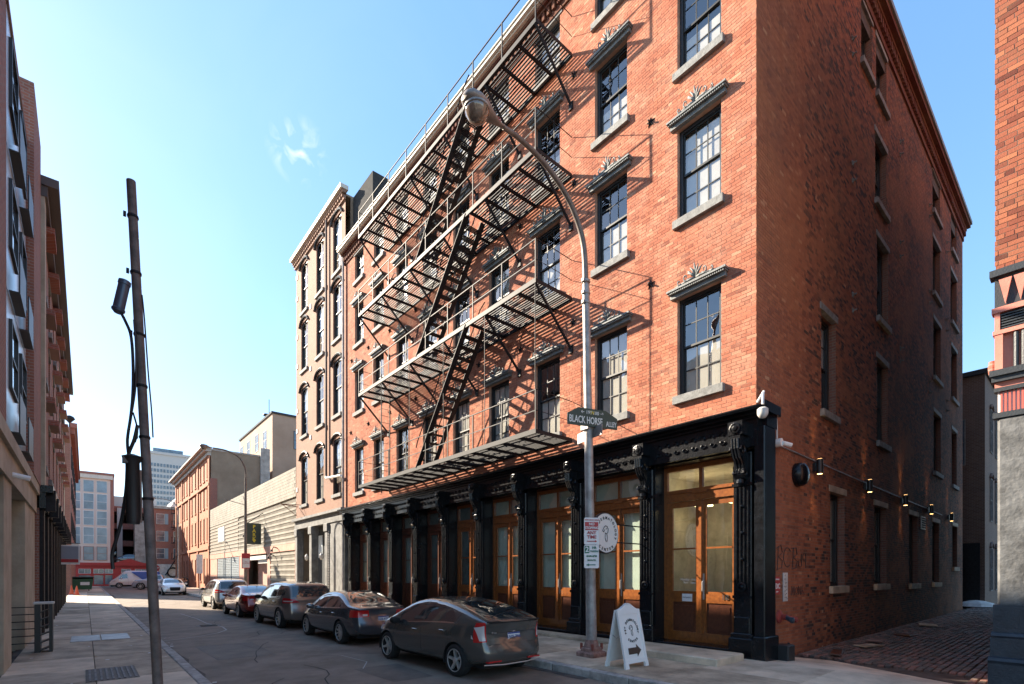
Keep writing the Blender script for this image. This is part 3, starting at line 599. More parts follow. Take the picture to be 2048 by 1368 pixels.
shade = [mat('frosted_panel_a', (.72, .76, .68), .7, var=.12, vs=1.5), mat('frosted_panel_b', (.50, .56, .54), .7, var=.12, vs=1.5), mat('frosted_panel_c', (.12, .15, .16), .7, var=.3, vs=1.5)]
for i in range(9):
    bay(i, PU[i], PU[i+1])
    if i: MB().box(PU[i]+.24, PU[i+1]-.24, -.50, -.49, .2, 4.45).build('interior_screen', shade[[0, 0, 0, 0, 2, 2, 1, 1, 1][i]], main, FM)
rm = MB(); rm.box(13.0, 13.1, 4.9, 7.3, .2, 4.4); rm.box(11.0, 13, 4.86, 4.9, .2, 4.4); rm.box(11.0, 13, 7.26, 7.3, .2, 4.4); rm.build('reception_wall', off_w, main)
MB().box(10.9, 13, 4.9, 7.26, 4.4, 4.44).build('reception_ceiling', off_w, main); MB().box(10.9, 13, 4.9, 7.26, .2, .24).build('reception_floor', concrete, main)
MB().box(12.2, 12.5, 5.2, 7.0, .3, 1.35).build('reception_counter', off_w, main)
lampglow = mat('lit_ceiling_panel', (.9, .7, .4), .5, emit=(1, .72, .35), es=2.2)
for y in (5.5, 6.4): MB().box(11.6, 12.2, y, y+.35, 3.62, 3.66).build('ceiling_light', lampglow, main)
MB().box(11.0, 11.05, 4.6, 25.9, .1, .2).box(11.4, 11.5, 7.3, 25.6, 0, 5.2).build('shop_back_wall', dark_in, main)
# lettering and notices on the door of number 18
put_text('house_number', '18', .17, ink, (10.862, 5.42, 1.36), (0, -1, 0), main, .004)
n = MB().box(6.22, 6.48, -.375, -.37, 1.24, 1.42).build('notice_plate', sign_w, main, FM); put_text('notice_text', 'ENTRANCE', .045, ink, (10.868, 6.35, 1.33), (0, -1, 0), n)
put_text('window_lettering', 'Monday - Friday\n9am - 5pm', .07, sign_w, (10.885, 6.3, 1.72), (0, -1, 0), main)

# ================================================================== fire escape
fe = empty('fire_escape', (9.8, 15.3, 5.7), label='black iron fire escape of four slatted balconies and steep stairs across the orange brick front', cat='fire escape')
FU0, FU1, FW = 9.68, 21.0, 1.43
LV = [5.72, 9.72, 13.2, 16.62]
BR = [9.72, 11.93, 14.2, 16.5, 18.8, 20.96]
SW = [.74, 1.36]     # stair opening range of o
top_u, bot_u = 12.9, 16.0
slat_c = {}
for li, z in enumerate(LV):
    pl = MB(); pl.box(FU0, FU1, FW-.012, FW, z-.10, z+.03); pl.box(FU0, FU1, FW-.06, FW-.012, z-.10, z-.088); pl.box(FU0, FU1, .02, .032, z-.09, z+.01)
    for u in (FU0, FU1-.012): pl.box(u, u+.012, .032, FW-.012, z-.09, z+.012)
    P = pl.build('platform', iron, fe, FM)
    # long slats, broken at the stair well
    for k in range(16):
        o = .05+k*.088
        segs = [(FU0+.014, FU1-.014)]
        if li > 0 and SW[0]-.02 < o < SW[1]: segs = [(FU0+.014, top_u-.1), (top_u+1.55, FU1-.014)]
        for a, b in segs:
            key = (round(b-a, 2))
            if key not in slat_c: slat_c[key] = MB().box(0, b-a, 0, .042, -.018, 0).mesh('slat', iron, FM, org=1)
            link('slat', slat_c[key], FM.pt(a, o, z), P)
    nb = 15
    for k in range(1, nb):
        u = FU0+(FU1-FU0)*k/nb
        mb = MB(); mb.box(u-.004, u+.004, .03, FW-.02, z-.085, z-.0085); mb.box(u+.004, u+.055, .03, FW-.02, z-.085, z-.077)
        if not (li > 0 and top_u < u < top_u+1.5): mb.build('beam', iron, P, FM)
        else: MB().box(u-.004, u+.05, .03, SW[0]-.03, z-.085, z-.0085).build('beam', iron, P, FM)
    if li > 0:
        for u in BR:
            if abs(u-14.2) < .1 and li > 0: pass
            mb = MB(); mb.bar((u, FW-.03, z-.09), (u, .02, z-1.45), .055, .055, (1, 0, 0)); mb.box(u-.07, u+.07, .0, .05, z-1.58, z-1.36); mb.build('brace', iron, fe, FM)
    # railing
    top = z+1.06
    rl = MB(); rl.box(FU0, FU1, FW-.03, FW, top-.012, top+.012); rl.box(FU0, FU1, FW-.02, FW-.01, z+.50, z+.525)
    for u, s in ((FU0, -1), (FU1, 1)):
        rl.tube([(u, FW-.01, top), (u, .75, top), (u, .02, top-.02)], .012, 5); rl.tube([(u, FW-.01, z+.51), (u, .6, z+.50), (u, .02, z+.47)], .009, 5)
    Rr = rl.build('railing', iron, fe, FM)
    for k in range(9):
        u = FU0+.02+(FU1-FU0-.04)*k/8; MB().box(u-.016, u+.016, FW-.034, FW-.002, z+.031, top+.011).build('post', iron, Rr, FM)
ch = MB()
pu = [20.2+.28*math.cos(k*PI/6) for k in range(13)]
ch.tube([(20.2+.28*math.cos(k*PI/6), .12, LV[3]-1.75+.28*math.sin(k*PI/6)) for k in range(13)], .02, 5).tube([(19.92, .12, LV[3]-1.75), (20.48, .12, LV[3]-1.75)], .02, 5).tube([(20.2, 0, LV[3]-1.75), (20.2, .3, LV[3]-1.75)], .03, 6); ch.build('pulley_wheel', iron, fe, FM)
for u in BR[:-1]: MB().tube([(u, FW-.02, LV[0]), (u, FW-.02, LV[1])], .011, 6).build('hanger_rod', iron, fe, FM)
for li in range(3):
    z, zt = LV[li], LV[li+1]
    s = empty('stair', FM.pt(bot_u, 1.1, z), fe)
    for o in SW:
        MB().bar((bot_u, o, z), (top_u, o, zt), .02, .18, (0, 1, 0)).build('stringer', iron, s, FM)
        d = Vector((top_u-bot_u, 0, zt-z)); 
        MB().tube([(bot_u+.1, o, z+.75), (bot_u, o, z+.95), (top_u+.15, o, zt+.75), (top_u-.1, o, zt+.9)], .019, 5).build('handrail', iron, s, FM)
        for q in (.15, .5, .85): p = Vector((bot_u, o, z))+d*q; MB().tube([p, p+Vector((.05, 0, .85))], .010, 5).build('baluster', iron, s, FM)
    nst = 14
    for k in range(1, nst+1):
        q = k/(nst+1); u = bot_u+(top_u-bot_u)*q; zz = z+(zt-z)*q
        t = MB()
        for j in range(4): t.box(u-.12+j*.062, u-.12+j*.062+.044, SW[0]+.01, SW[1]-.01, zz-.012, zz)
        t.build('tread', iron, s, FM)
ld = empty('ladder', FM.pt(20.4, .3, LV[0]), fe)
for o in (.25, .65): MB().box(20.36, 20.38, o-.02, o+.02, LV[0]-1.2+.9, LV[1]+.9).build('ladder_rail', iron, ld, FM)
for k in range(14): MB().tube([(20.37, .25, LV[0]+.1+k*.3), (20.37, .65, LV[0]+.1+k*.3)], .009, 5).build('rung', iron, ld, FM)
# ================================================================== neighbour with arched windows
b2 = empty('arched_window_building', (10.5, 26, 0), label='narrow brown brick building with tall arched black hooded windows and grey stone shop base', cat='building')
o2 = [(c-.6, c+.6, a, a+3.05) for c in (27.1, 29.75, 32.5) for a in (6.25, 10.6, 14.75, 18.45)]
wall_open(MB(), 25.96, 34.1, 5.35, 22.1, o2).build('front_wall', brick_far, b2, FM)
for i, q in enumerate(o2): window(FM, *q, b2, cols=2, rows=2, hood='arch', arch=.28, blind=(.03, .5, blind_m) if i % 3 else (.4, .95, blind_g), sill_mat=sill_m, depth=.1)
m = MB(); m.box(10.52, 26, 25.97, 34.1, 22.0, 22.1); m.box(10.52, 26, 34.0, 34.1, 0, 22); m.box(10.8, 26, 25.97, 26.05, 19.5, 22.0); m.box(11.2, 11.3, 26.1, 34, 5, 22); m.build('side_wall', stucco, b2)
m = MB(); m.box(25.9, 34.2, 0, .1, 21.75, 21.95); m.box(25.85, 34.25, 0, .22, 22.05, 22.2); u = 26
while u < 34.1: m.box(u, u+.12, 0, .18, 21.9, 22.05); u += .26
m.build('corbel_course', brick_far, b2, FM); MB().box(25.8, 34.3, -.1, .34, 22.2, 22.42).build('gutter', cream, b2, FM)
MB().box(10.9, 16, 23.5, 25.9, 18.8, 22.0).build('roof_house', mat('grey_metal_cladding', (.055, .055, .055), .9, var=.2, spec=.05), b2)
for u, zt, zb in ((28.42, 22.0, 7.4), (25.98, 18.7, .3)): MB().tube([(u, .12, zt), (u, .12, zb)], .065, 8).build('downspout', galv if zb < 1 else mat('brown_pipe', (.10, .065, .05), .5), b2, FM)
MB().tube([(28.42, .12, 7.4), (28.3, .16, 7.28), (26.1, .2, 7.1), (25.98, .14, 7.0)], .07, 8).build('downspout', off_w, b2, FM)
sg = mat('grey_shop_stone', (.14, .14, .135), .7, var=.4, vs=2.2, bump=.4)
m = MB(); m.box(25.97, 34.15, -.3, .10, 4.75, 5.25); m.box(25.9, 34.2, -.1, .28, 5.25, 5.4); m.box(26.0, 28.15, -.3, .04, .1, 4.75); m.build('shop_base', sg, b2, FM)
for u in (28.45, 31.05, 33.75): m = MB(); m.cbox(u-.22, u+.22, -.3, .12, .1, 4.5, .03); m.cbox(u-.3, u+.3, -.3, .18, 4.3, 4.75, .03); m.cbox(u-.28, u+.28, -.3, .18, .1, .6, .03); m.build('pilaster', sg, b2, FM)
m = MB()
for k in range(30): m.box(28.16, 28.2, .05, .10, .3+k*.145, .4+k*.145)
m.build('quoin_strip', off_w, b2, FM, kind='stuff')
for a, b in ((28.7, 30.8), (31.3, 33.5)):
    m = MB(); m.box(a, b, -.9, -.85, .1, 4.75); m.build('doorway_back', dark_in, b2, FM)
    MB().box(a+.3, a+1.1, -.84, -.8, 2.9, 4.3).build('doorway_window', blind_g, b2, FM)
    l = MB(); l.lathe((a+1.1, -.1, 2.7), [(.02, .0), (.10, .08), (.12, .28), (.05, .38), (.01, .45)], 8); l.build('lantern', off_w, b2, FM)
m = MB(); m.tube([(33.6, .05, 6.2), (33.6, 1.1, 6.3)], .03, 6); m.tube([(33.6, .1, 5.6), (33.6, 1.0, 6.28)], .02, 6); m.tube([(32.9, .04, 6.25), (33.6, 1.05, 6.3)], .02, 6); m.build('sign_bracket', mat('rusty_iron', (.2, .07, .035), .8), b2, FM)
for z in (7.2, 11, 12.3, 15.2, 17.1, 19.6, 21): MB().box(33.75, 34.0, 0, .04, z, z+.28).build('wall_plate', off_w, b2, FM)
for z in (10.1, 14.3, 18.1):
    for u in (28.55, 31.2): MB().box(u, u+.2, 0, .04, z, z+.26).build('wall_plate', off_w, b2, FM)

# ================================================================== parking garage
pg = empty('parking_garage', (10.5, 34.2, 0), label='low pale block garage with patterned screen panels and brick band behind the parked cars', cat='garage')
m = MB(); m.box(10.62, 30, 34.15, 63.9, 8.4, 8.5); m.box(11.5, 11.6, 34.2, 63.9, 0, 8.4); m.build('roof', stucco, pg)
MB().box(34.15, 63.9, -.12, 0, 6.95, 8.75).build('upper_wall', block_d, pg, FM)
m = MB(); k = 0; z = 6.97
while z < 8.7:
    u = 34.16+(k % 2)*.25
    while u < 63.8: m.box(u, min(u+.485, 63.9), 0, .015, z, z+.20); u += .5
    z += .215; k += 1
m.build('block_course', block_m, pg, FM, kind='stuff')
def screen(u0, u1, z0, z1, name='screen_panel'):
    MB().box(u0, u1, -.2, -.10, z0, z1).build(name, block_d, pg, FM)
    m = MB(); z = z0
    while z < z1-.1:
        m.box(u0, u1, -.1, .0, z, z+.14); u = u0
        while u < u1-.1: m.box(u, u+.11, -.1, -.03, z+.14, min(z+.36, z1)); u += .22
        z += .36
    m.build('screen_block', block_m, pg, FM, kind='stuff')
screen(34.2, 50.5, 3.95, 6.93); MB().box(50.5, 63.9, -.1, -.02, 3.95, 6.93).build('screen_panel', block_d, pg, FM)
m = MB()
for k in range(9): m.box(50.5, 63.9, -.02, .02, 3.97+k*.34, 4.13+k*.34)
m.build('screen_block', block_m, pg, FM, kind='stuff')
MB().box(34.15, 63.9, -.14, .03, 3.45, 3.93).build('brick_band', pinkbrick, pg, FM)
for a, b in ((34.15, 34.4), (40.2, 41.0), (47.2, 50), (60, 63.9)): MB().box(a, b, -.14, .0, .1, 3.447).build('brick_pier', pinkbrick, pg, FM)
screen(34.42, 40.18, .3, 3.4)
m = MB(); m.box(41.0, 47.2, -.9, -.85, .1, 3.4); m.build('entrance_back', pinkbrick, pg, FM); MB().box(41.2, 43.2, -.84, -.8, .1, 2.7).build('entrance_door', dark_in, pg, FM); MB().box(41, 47.0, -.8, .1, 3.0, 3.3).box(41, 44, -.8, -.1, 2.7, 2.98).build('canopy', off_w, pg, FM)
sh = mat('grey_shutter', (.30, .34, .36), .5, metal=.2, var=.1)
for k in range(3):
    u = 50.1+k*3.3; m = MB()
    for j in range(20): m.prism([(-.08, .15+j*.165), (-.02, .17+j*.165), (-.02, .28+j*.165), (-.08, .3+j*.165)], u+.12, u+3.15, 0)
    m.box(u, u+.12, -.1, .02, .1, 3.44); m.build('shutter', sh, pg, FM)
MB().box(56.2, 59.2, .0, .06, 5.1, 6.6).build('white_panel', off_w, pg, FM)
for u, z in ((38.2, 3.7), (39.1, 3.2), (46.5, 5.2)): MB().tube([(u, 0, z), (u, .3, z+.1), (u, .4, z-.1)], .04, 6).lathe((u, .42, z-.2), [(.10, -.05), (.07, .1), (.02, .12)], 8).build('wall_light', iron, pg, FM)
s = MB().box(9.35, 10.35, 42.1, 42.3, 4.15, 5.75).build('park_sign', mat('dark_green_panel', (.03, .045, .035), .5)); tag(s, 'dark vertical blade sign with yellow PARK letters hanging on the garage wall', 'sign')
for i, ch in enumerate('PARK'): put_text('letter', ch, .36, yellow, (9.85, 42.09, 5.48-i*.31), (1, 0, 0), s, .012)
MB().prism([(4.5, 9.71), (4.5, 9.99), (4.28, 9.85)], 42.08, 42.09, 1).build('arrow', yellow, s)
MB().tube([(9.4, 42.2, 5.75), (10.5, 42.2, 6.6)], .03, 5).tube([(9.4, 42.2, 5.75), (10.5, 42.2, 5.75)], .02, 5).build('bracket', iron, s)

# ================================================================== orange building with stucco side, tan block behind
ob = empty('orange_corner_building', (10.5, 64, 0), label='four storey orange brick building with heavy grey cornice and blank brown stucco side wall', cat='building')
oo = []
for z, h in ((1.0, 2.6), (5.6, 2.6), (9.4, 2.4), (12.6, 2.0)):
    for u in (65.5, 67.6, 69.8, 73.5, 76.2, 80.5, 83, 86, 88.6): oo.append((u-.45, u+.45, z, z+h))
wall_open(MB(), 64, 91, .1, 15.4, oo).build('front_wall', brick_orange, ob, FM)
for q in oo: window(FM, *q, ob, cols=2, rows=2, hood='lintel', sill_mat=brick_orange, blind=(.5, .95, blind_m), single_panes=False, frame_m=mat('brown_frame', (.16, .07, .05), .6) if q == oo[0] else MATS['brown_frame'], bar_m=off_w)
m = MB()
for u in (64.3, 71.5, 78.2, 84.5, 90.6): m.box(u-.35, u+.35, 0, .12, .1, 15.0)
m.box(64, 91, 0, .16, 4.6, 4.95); m.box(64, 91, 0, .16, 11.7, 11.95); m.build('pilaster_and_string_course', brick_orange, ob, FM)
m = MB(); m.box(63.9, 91.2, -.1, .25, 15.0, 15.4); m.box(63.7, 91.4, -.1, .6, 15.4, 15.65); m.box(63.6, 91.6, -.1, .95, 15.65, 15.85); m.build('cornice', mat('grey_cornice', (.42, .38, .33), .7, var=.15), ob, FM)
MB().box(10.6, 16.6, 64.0, 90.8, 0, 15.6).build('stucco_wall', stucco, ob); MB().box(10.52, 16.7, 63.93, 64.3, 15.6, 15.78).build('coping', concrete, ob)
MB().cbox(15.6, 16.6, 63.6, 64.0, 6, 16.6, .05).build('chimney', concrete, ob); MB().box(10.5, 11.2, 63.9, 64.0, 1, 12.5).build('brick_margin', brick_red, ob)
tb = empty('tan_rendered_block', (17.5, 66, 0), label='tall tan rendered block rising behind the garage with paired dark windows', cat='building')
MB().box(17.5, 40, 66, 83, 0, 21.6).build('wall', tan, tb); MB().box(17.35, 40, 65.85, 83.2, 21.6, 21.85).build('coping', dark_in, tb)
FT1 = Frame((17.5, 0, 0), (0, 1, 0), (-1, 0, 0)); FT2 = Frame((0, 66, 0), (1, 0, 0), (0, -1, 0))
def flatwin(fr, u0, u1, z0, z1, parent, cols=2, rows=2, fm=None, gm=None, name='window'):
    m = MB(); t = .05; m.box(u0, u1, -.01, .05, z0, z0+t); m.box(u0, u1, -.01, .05, z1-t, z1); m.box(u0, u0+t, -.01, .05, z0+t, z1-t); m.box(u1-t, u1, -.01, .05, z0+t, z1-t)
    for i in range(1, cols): a = u0+(u1-u0)*i/cols; m.box(a-.025, a+.025, -.01, .045, z0+t, z1-t)
    for i in range(1, rows): a = z0+(z1-z0)*i/rows; m.box(u0+t, u1-t, -.01, .04, a-.02, a+.02)
    w_ = m.build(name, fm or darkframe, parent, fr); MB().box(u0+t, u1-t, -.01, .015, z0+t, z1-t).build('pane', gm or farglass, w_, fr); return w_
farglass = mat('far_window_glass', (.10, .13, .16), .12, spec=.9, var=.5, vs=.8)
for u, z in ((68.5, 17.8), (72.5, 18.2), (77, 18.2), (81, 18.2)): flatwin(FT1, u, u+1.6, z, z+2.3, tb, fm=off_w)
for u, z in ((20.0, 17.6), (20.6, 12.2), (24, 17.6), (24, 12.2)): flatwin(FT2, u, u+2.4, z, z+2.3, tb, 3, 2)
MB().lathe((17.9, 70, 22.4), [(.05, -.6), (.06, -.3), (.5, 0), (.45, .12), (.1, .2)], 12).tube([(17.9, 69, 21.8), (17.9, 69, 24.2)], .04, 5).build('satellite_dish', iron, tb)

def tower(name, label, x0, x1, y, z1, m, nx, nz, zlow=8, depth=20, side=True):
    t = empty(name, (x0, y, 0), label=label, cat='tower'); MB().box(x0, x1, y, y+depth, 0, z1).build('wall', m, t)
    g = MB(); 
    for i in range(nx):
        a = x0+(x1-x0)*(i+.15)/nx; b = x0+(x1-x0)*(i+.85)/nx
        for j in range(nz): c = zlow+(z1-2.5-zlow)*(j+.15)/nz; d = zlow+(z1-2.5-zlow)*(j+.72)/nz; g.box(a, b, y-.08, y+.1, c, d)
    if side:
        for i in range(int(nx*.8)):
            a = y+depth*(i+.15)/(nx*.8); b = y+depth*(i+.85)/(nx*.8)
            for j in range(nz): c = zlow+(z1-2.5-zlow)*(j+.15)/nz; d = zlow+(z1-2.5-zlow)*(j+.72)/nz; g.box(x0-.08, x0+.1, a, b, c, d)
    g.build('window_grid', farglass, t, kind='stuff'); MB().box(x0-.3, x1+.3, y-.3, y+depth, z1, z1+.8).build('parapet', m, t); MB().box(x0+1, x1-2, y+2, y+6, z1+.8, z1+2.4).build('plant_room', farglass, t); return t
tm1 = mat('tower_pale', (.50, .50, .48), .8); tm2 = mat('tower_cream', (.55, .53, .48), .8)
tower('office_tower', 'pale grey office tower with window grid rising above the far end of the street', 15.9, 27.2, 200, 41, tm1, 13, 17)
tower('office_tower', 'cream office tower with dark window bands peeking over the stucco wall', 56, 74, 215, 62, tm2, 14, 16)

# ================================================================== left side of the street
FL = Frame((-1.1, 0, 0), (0, 1, 0), (1, 0, 0)); FL3 = Frame((-1.0, 0, 0), (0, 1, 0), (1, 0, 0))
lb = empty('glazed_brick_building', (-1.1, 8, 0), label='nearest left building with beige stone base, brick piers and blue white glazed panels', cat='building')
m = MB(); m.box(3, 12.9, -.3, .0, 4.35, 12.3); m.box(12.9, 16.9, -.4, -.25, 4.35, 12.3); m.box(3, 16.9, -.4, .03, 12.3, 12.42); m.build('brick_wall', brick_left, lb, FL); MB().box(16.9, 19.3, -.3, .14, 4.35, 13.9).build('brick_pier', brick_left, lb, FL)
m = MB()
for a, b in ((6, 9), (12.3, 13.5), (16.3, 19.3)): MB().box(a, b, -.5, .02, .1, 3.6).build('stone_pier', limestone, lb, FL)
pass; MB().box(3, 19.35, -.5, .06, 3.6, 4.1).box(3, 19.35, -.5, .12, 4.1, 4.35).build('stone_beam', limestone, lb, FL); MB().box(3, 19, -1.3, -1.2, .1, 3.6).build('garage_door', dark_in, lb, FL)
MB().box(-9, -2.7, 3, 41, 0, 12).build('rear_block', brick_left, lb)
MB().box(-9, -2.7, 24, 43.5, 12, 17.3).build('added_shade_mass', brick_left, lb)  # unseen set-back mass, added to keep sun off the foot of the shopfront
pan = mat('blue_white_panel', (.55, .65, .74), .25, var=.1, vs=1); pgl = mat('panel_glass', (.06, .09, .12), .04, spec=.9)
for j in range(3):
    z = 4.5+j*2.65
    for i in range(2):
        u = 12.95+i*1.95
        f = MB(); f.box(u, u+1.93, -.24, .0, z, z+2.6); pn = f.build('facade_panel', pan, lb, FL)
        flatwin(Frame((-1.1, 0, 0), (0, 1, 0), (1, 0, 0)), u+.35, u+1.5, z+.9, z+2.2, lb, 1, 2, gm=pgl)
        MB().box(u+.3, u+1.5, .005, .16, z+.05, z+.07).box(u+.3, u+1.5, .14, .16, z+.07, z+.82).build('balcony_screen', darkframe, lb, FL)
MB().tube([(13.2, .05, 3.75), (13.2, .3, 3.7)], .05, 8).build('security_camera', white_p, lb, FL)
l3 = empty('hooded_window_building', (-1.0, 19.5, 0), label='tall red brick left building with projecting window hoods and dark iron shopfront', cat='building')
o3 = [(u-.5, u+.5, z, z+1.75) for u in (21.5, 24.6, 27.7, 30.8, 33.9, 37, 40) for z in (5.2, 7.9, 10.4)]
wall_open(MB(), 19.45, 41, 4.4, 13.0, o3, depth=.2).build('front_wall', brick_left, l3, FL3)
for q in o3:
    wn = window(FL3, *q, l3, cols=2, rows=1, hood='lintel', blind=None, single_panes=False)
    MB().box(q[0]-.15, q[1]+.15, .0, .28, q[3]+.18, q[3]+.36).build('window_hood', brick_red, wn, FL3)
m = MB(); m.box(-9, -1.0+.0, 19.4, 19.5, 0, 13.0); m.box(-9, -1.02, 40.9, 41.0, 0, 13); m.box(-9, -1.1, 19.5, 41, 12.9, 13.0); m.build('side_wall', brick_left, l3)
MB().box(19.42, 20.0, 0, .12, 4.4, 12.7).build('stone_pilaster', limestone, l3, FL3)
m = MB(); m.box(19.4, 41.1, -.1, .18, 12.6, 12.9); m.box(19.35, 41.1, -.1, .42, 12.9, 13.15)
m.build('cornice', mat('brown_metal_cornice', (.10, .075, .065), .6), l3, FL3)
m = MB(); m.box(19.4, 41, -.2, .14, 3.75, 4.2); m.box(19.35, 41.1, -.2, .30, 4.2, 4.4); m.build('shopfront_cornice', black, l3, FL3)
for k in range(11): u = 19.75+k*2.1; MB().cbox(u-.2, u+.2, -.2, .1, .1, 3.75, .03).box(u-.14, u+.14, .1, .34, 3.7, 4.3).build('shopfront_column', iron, l3, FL3)
MB().box(19.5, 41, -.5, -.4, .1, 3.8).build('shopfront_back', dark_in, l3, FL3)
cs = empty('cream_stone_building', (-1.0, 57, 0), label='rough cream stone end wall of the building beyond the gap on the left', cat='building')
MB().box(-2.8, -1.35, 57, 58, 0, 15.3).build('stone_wall', limestone, cs); MB().box(-2.8, -1.0, 58, 88, 0, 14.4).box(-1.349, -1.0, 57, 58, 0, 14.4).build('brick_wall', brick_left, cs)
m = MB(); m.box(-1.0, -.55, 57, 88, 14.4, 14.8); m.box(-1.0, -.7, 57.2, 88, 13.9, 14.4); m.build('cornice', brick_red, cs); m = MB(); m.box(-1.0, -.5, 62, 70, 4.2, 4.7); m.build('shop_cornice', off_w, cs)
for z in (5.5, 8.6, 11.4):
    for u in range(60, 87, 4): flatwin(Frame((-1.0, 0, 0), (0, 1, 0), (1, 0, 0)), u, u+1.2, z, z+1.9, cs, 1, 2)
MB().lathe((-1.1, 60, 15.8), [(.05, -1.3), (.05, -.4), (.4, 0), (.3, .2), (.1, .3)], 10).build('satellite_dish', iron, cs)
sgn = MB().box(-1.0, -.22, 33, 33.06, 2.35, 3.3).build('hanging_sign', sign_w); tag(sgn, 'small grey hanging sign with a red strip on the dark left shopfront', 'sign')
MB().box(-.95, -.27, 32.985, 32.999, 2.62, 3.25).build('panel', mat('sign_grey', (.25, .27, .32), .6), sgn); MB().box(-.95, -.27, 32.98, 32.999, 2.45, 2.61).build('red_strip', ink_red, sgn); MB().tube([(-1.0, 33.03, 3.4), (-.2, 33.03, 3.4)], .02, 5).build('bracket', iron, sgn)

# ================================================================== far end of the street
FE = Frame((0, 98.8, 0), (1, 0, 0), (0, -1, 0))
we = empty('white_window_building', (-1, 98.8, 0), label='narrow far building with cream bays of large windows above the red restaurant', cat='building')
MB().box(-14, 3.0, 98.85, 120, 0, 16.7).build('wall', mat('pale_pink_facade', (.70, .58, .50), .8), we); MB().box(2.9, 3.35, 98.8, 121, 0, 17.2).box(-14, 3.4, 98.5, 121, 16.9, 17.25).build('brick_edge', brick_red, we); MB().box(-14, 3.2, 98.55, 98.85, 16.3, 16.9).build('cornice', cream, we)
for j, (a, b) in enumerate(((14.2, 16.0), (11.6, 14.0), (9.2, 11.4), (6.4, 8.9), (3.9, 6.0))):
    for u in (-3.0, -1.2, .35, 1.9): flatwin(FE, u-.62, u+.62, a, b, we, 1, 2 if j else 1, fm=brick_red if j == 4 else white_p if j > 0 else off_w, gm=mat('sky_glass', (.20, .27, .31), .15, var=.3, vs=.6) if (j, u) == (0, -3.0) else MATS['sky_glass'])
rr_ = mat('restaurant_red', (.42, .035, .03), .5, var=.1)
rt = empty('red_restaurant', (0, 98.4, 0), label='bright red restaurant front across the far end of the street', cat='shop')
MB().box(-6, 8.0, 98.2, 98.75, 0, 3.55).build('facade', rr_, rt); MB().box(-6, 8.1, 97.9, 98.2, 3.1, 3.4).build('fascia', rr_, rt)
MB().prism([(3.4, 3.0), (3.4, 7.4), (4.2, 5.2)], 97.9, 98.2, 1).build('pediment', rr_, rt)
FR_ = Frame((0, 98.2, 0), (1, 0, 0), (0, -1, 0))
for u, w_ in ((-.8, 1.4), (.9, 1.2), (2.2, 1.0), (4.2, 1.2), (5.9, 1.6)): flatwin(FR_, u, u+w_, 1.9, 2.6, rt, 2, 1, fm=off_w); flatwin(FR_, u, u+w_, .2, 1.7, rt, 1, 1, fm=rr_)
pk = empty('parking_deck', (5, 104, 0), label='open multi storey parking deck beside a grey concrete wall at the street end', cat='garage')
for z in (3.6, 6.4, 9.2, 12): MB().box(3.4, 9, 104, 120, z, z+.9).build('deck', brick_red, pk)
MB().box(3.4, 9, 110, 111, 0, 13).build('deck_back', dark_in, pk); MB().box(3.9, 4.6, 103.6, 104.0, 0, 12.6).build('pillar', tm1, pk)
MB().box(6.0, 8.4, 100, 103, 3.5, 10.4).build('concrete_wall', concrete, pk); MB().box(3.4, 9.5, 108, 118, 13, 15).build('upper_floor', tm1, pk)
rb = empty('red_brick_building', (8.3, 99, 0), label='far red brick building with grey shutters behind the black fire stair', cat='building')
MB().box(8.3, 26, 98.85, 115, 0, 12.4).build('wall', brick_red, rb); MB().box(8.2, 26, 98.5, 99.2, 12.4, 12.8).build('cornice', concrete, rb)
for z in (4.3, 7.1, 9.9):
    for u in (8.7, 11.0, 13.3): flatwin(FE, u, u+1.1, z, z+1.7, rb, 1, 2, fm=off_w); MB().box(u+1.15, u+1.6, -.05, .04, z, z+1.7).build('shutter', mat('blue_grey_shutter', (.25, .33, .38), .6) if (z, u) == (4.3, 8.7) else MATS['blue_grey_shutter'], rb, FE)
MB().prism([(12.4, 10.5), (12.4, 14.5), (15.5, 14.5), (16.8, 13.6), (14.6, 11.6)], 101, 112, 1).build('white_gable', off_w, rb)
wb = MB().box(8.5, 12.0, 98.3, 98.5, .6, 3.4).build('white_mural_wall', off_w); tag(wb, 'white painted wall panel with a dark ring emblem by the far junction', 'mural wall')
m = MB(); pts = [(10.9+.75*math.cos(t*.42), 98.26, 2.1+.75*math.sin(t*.42)) for t in range(2, 14)]; m.tube(pts, .13, 6); m.build('ring_emblem', ink, wb); MB().tube([(8.9+.06*math.sin(i*2), 98.26, 1.0+i*.25) for i in range(9)], .12, 5).build('red_squiggle', ink_red, wb)
fs = empty('distant_fire_stair', (11, 97.6, 0), label='black iron fire stair zigzagging down the far red brick building', cat='fire escape')
for k, z in enumerate((4.2, 6.8, 9.4, 11.6)):
    MB().box(10.6, 13.3, 97.4, 98.4, z, z+.08).build('platform', iron, fs); r_ = MB()
    for q in range(8): r_.tube([(10.6+q*.385, 97.4, z), (10.6+q*.385, 97.4, z+1)], .03, 4)
    r_.tube([(10.6, 97.4, z+1), (13.3, 97.4, z+1)], .035, 4); r_.build('railing', iron, fs)
    if k: MB().bar((10.8, 97.9, z-2.6), (12.8, 97.9, z), .5, .1).build('stair', iron, fs)
MB().bar((9.8, 97.9, 1.6), (11.2, 97.9, 4.2), .5, .12).build('stair', iron, fs)
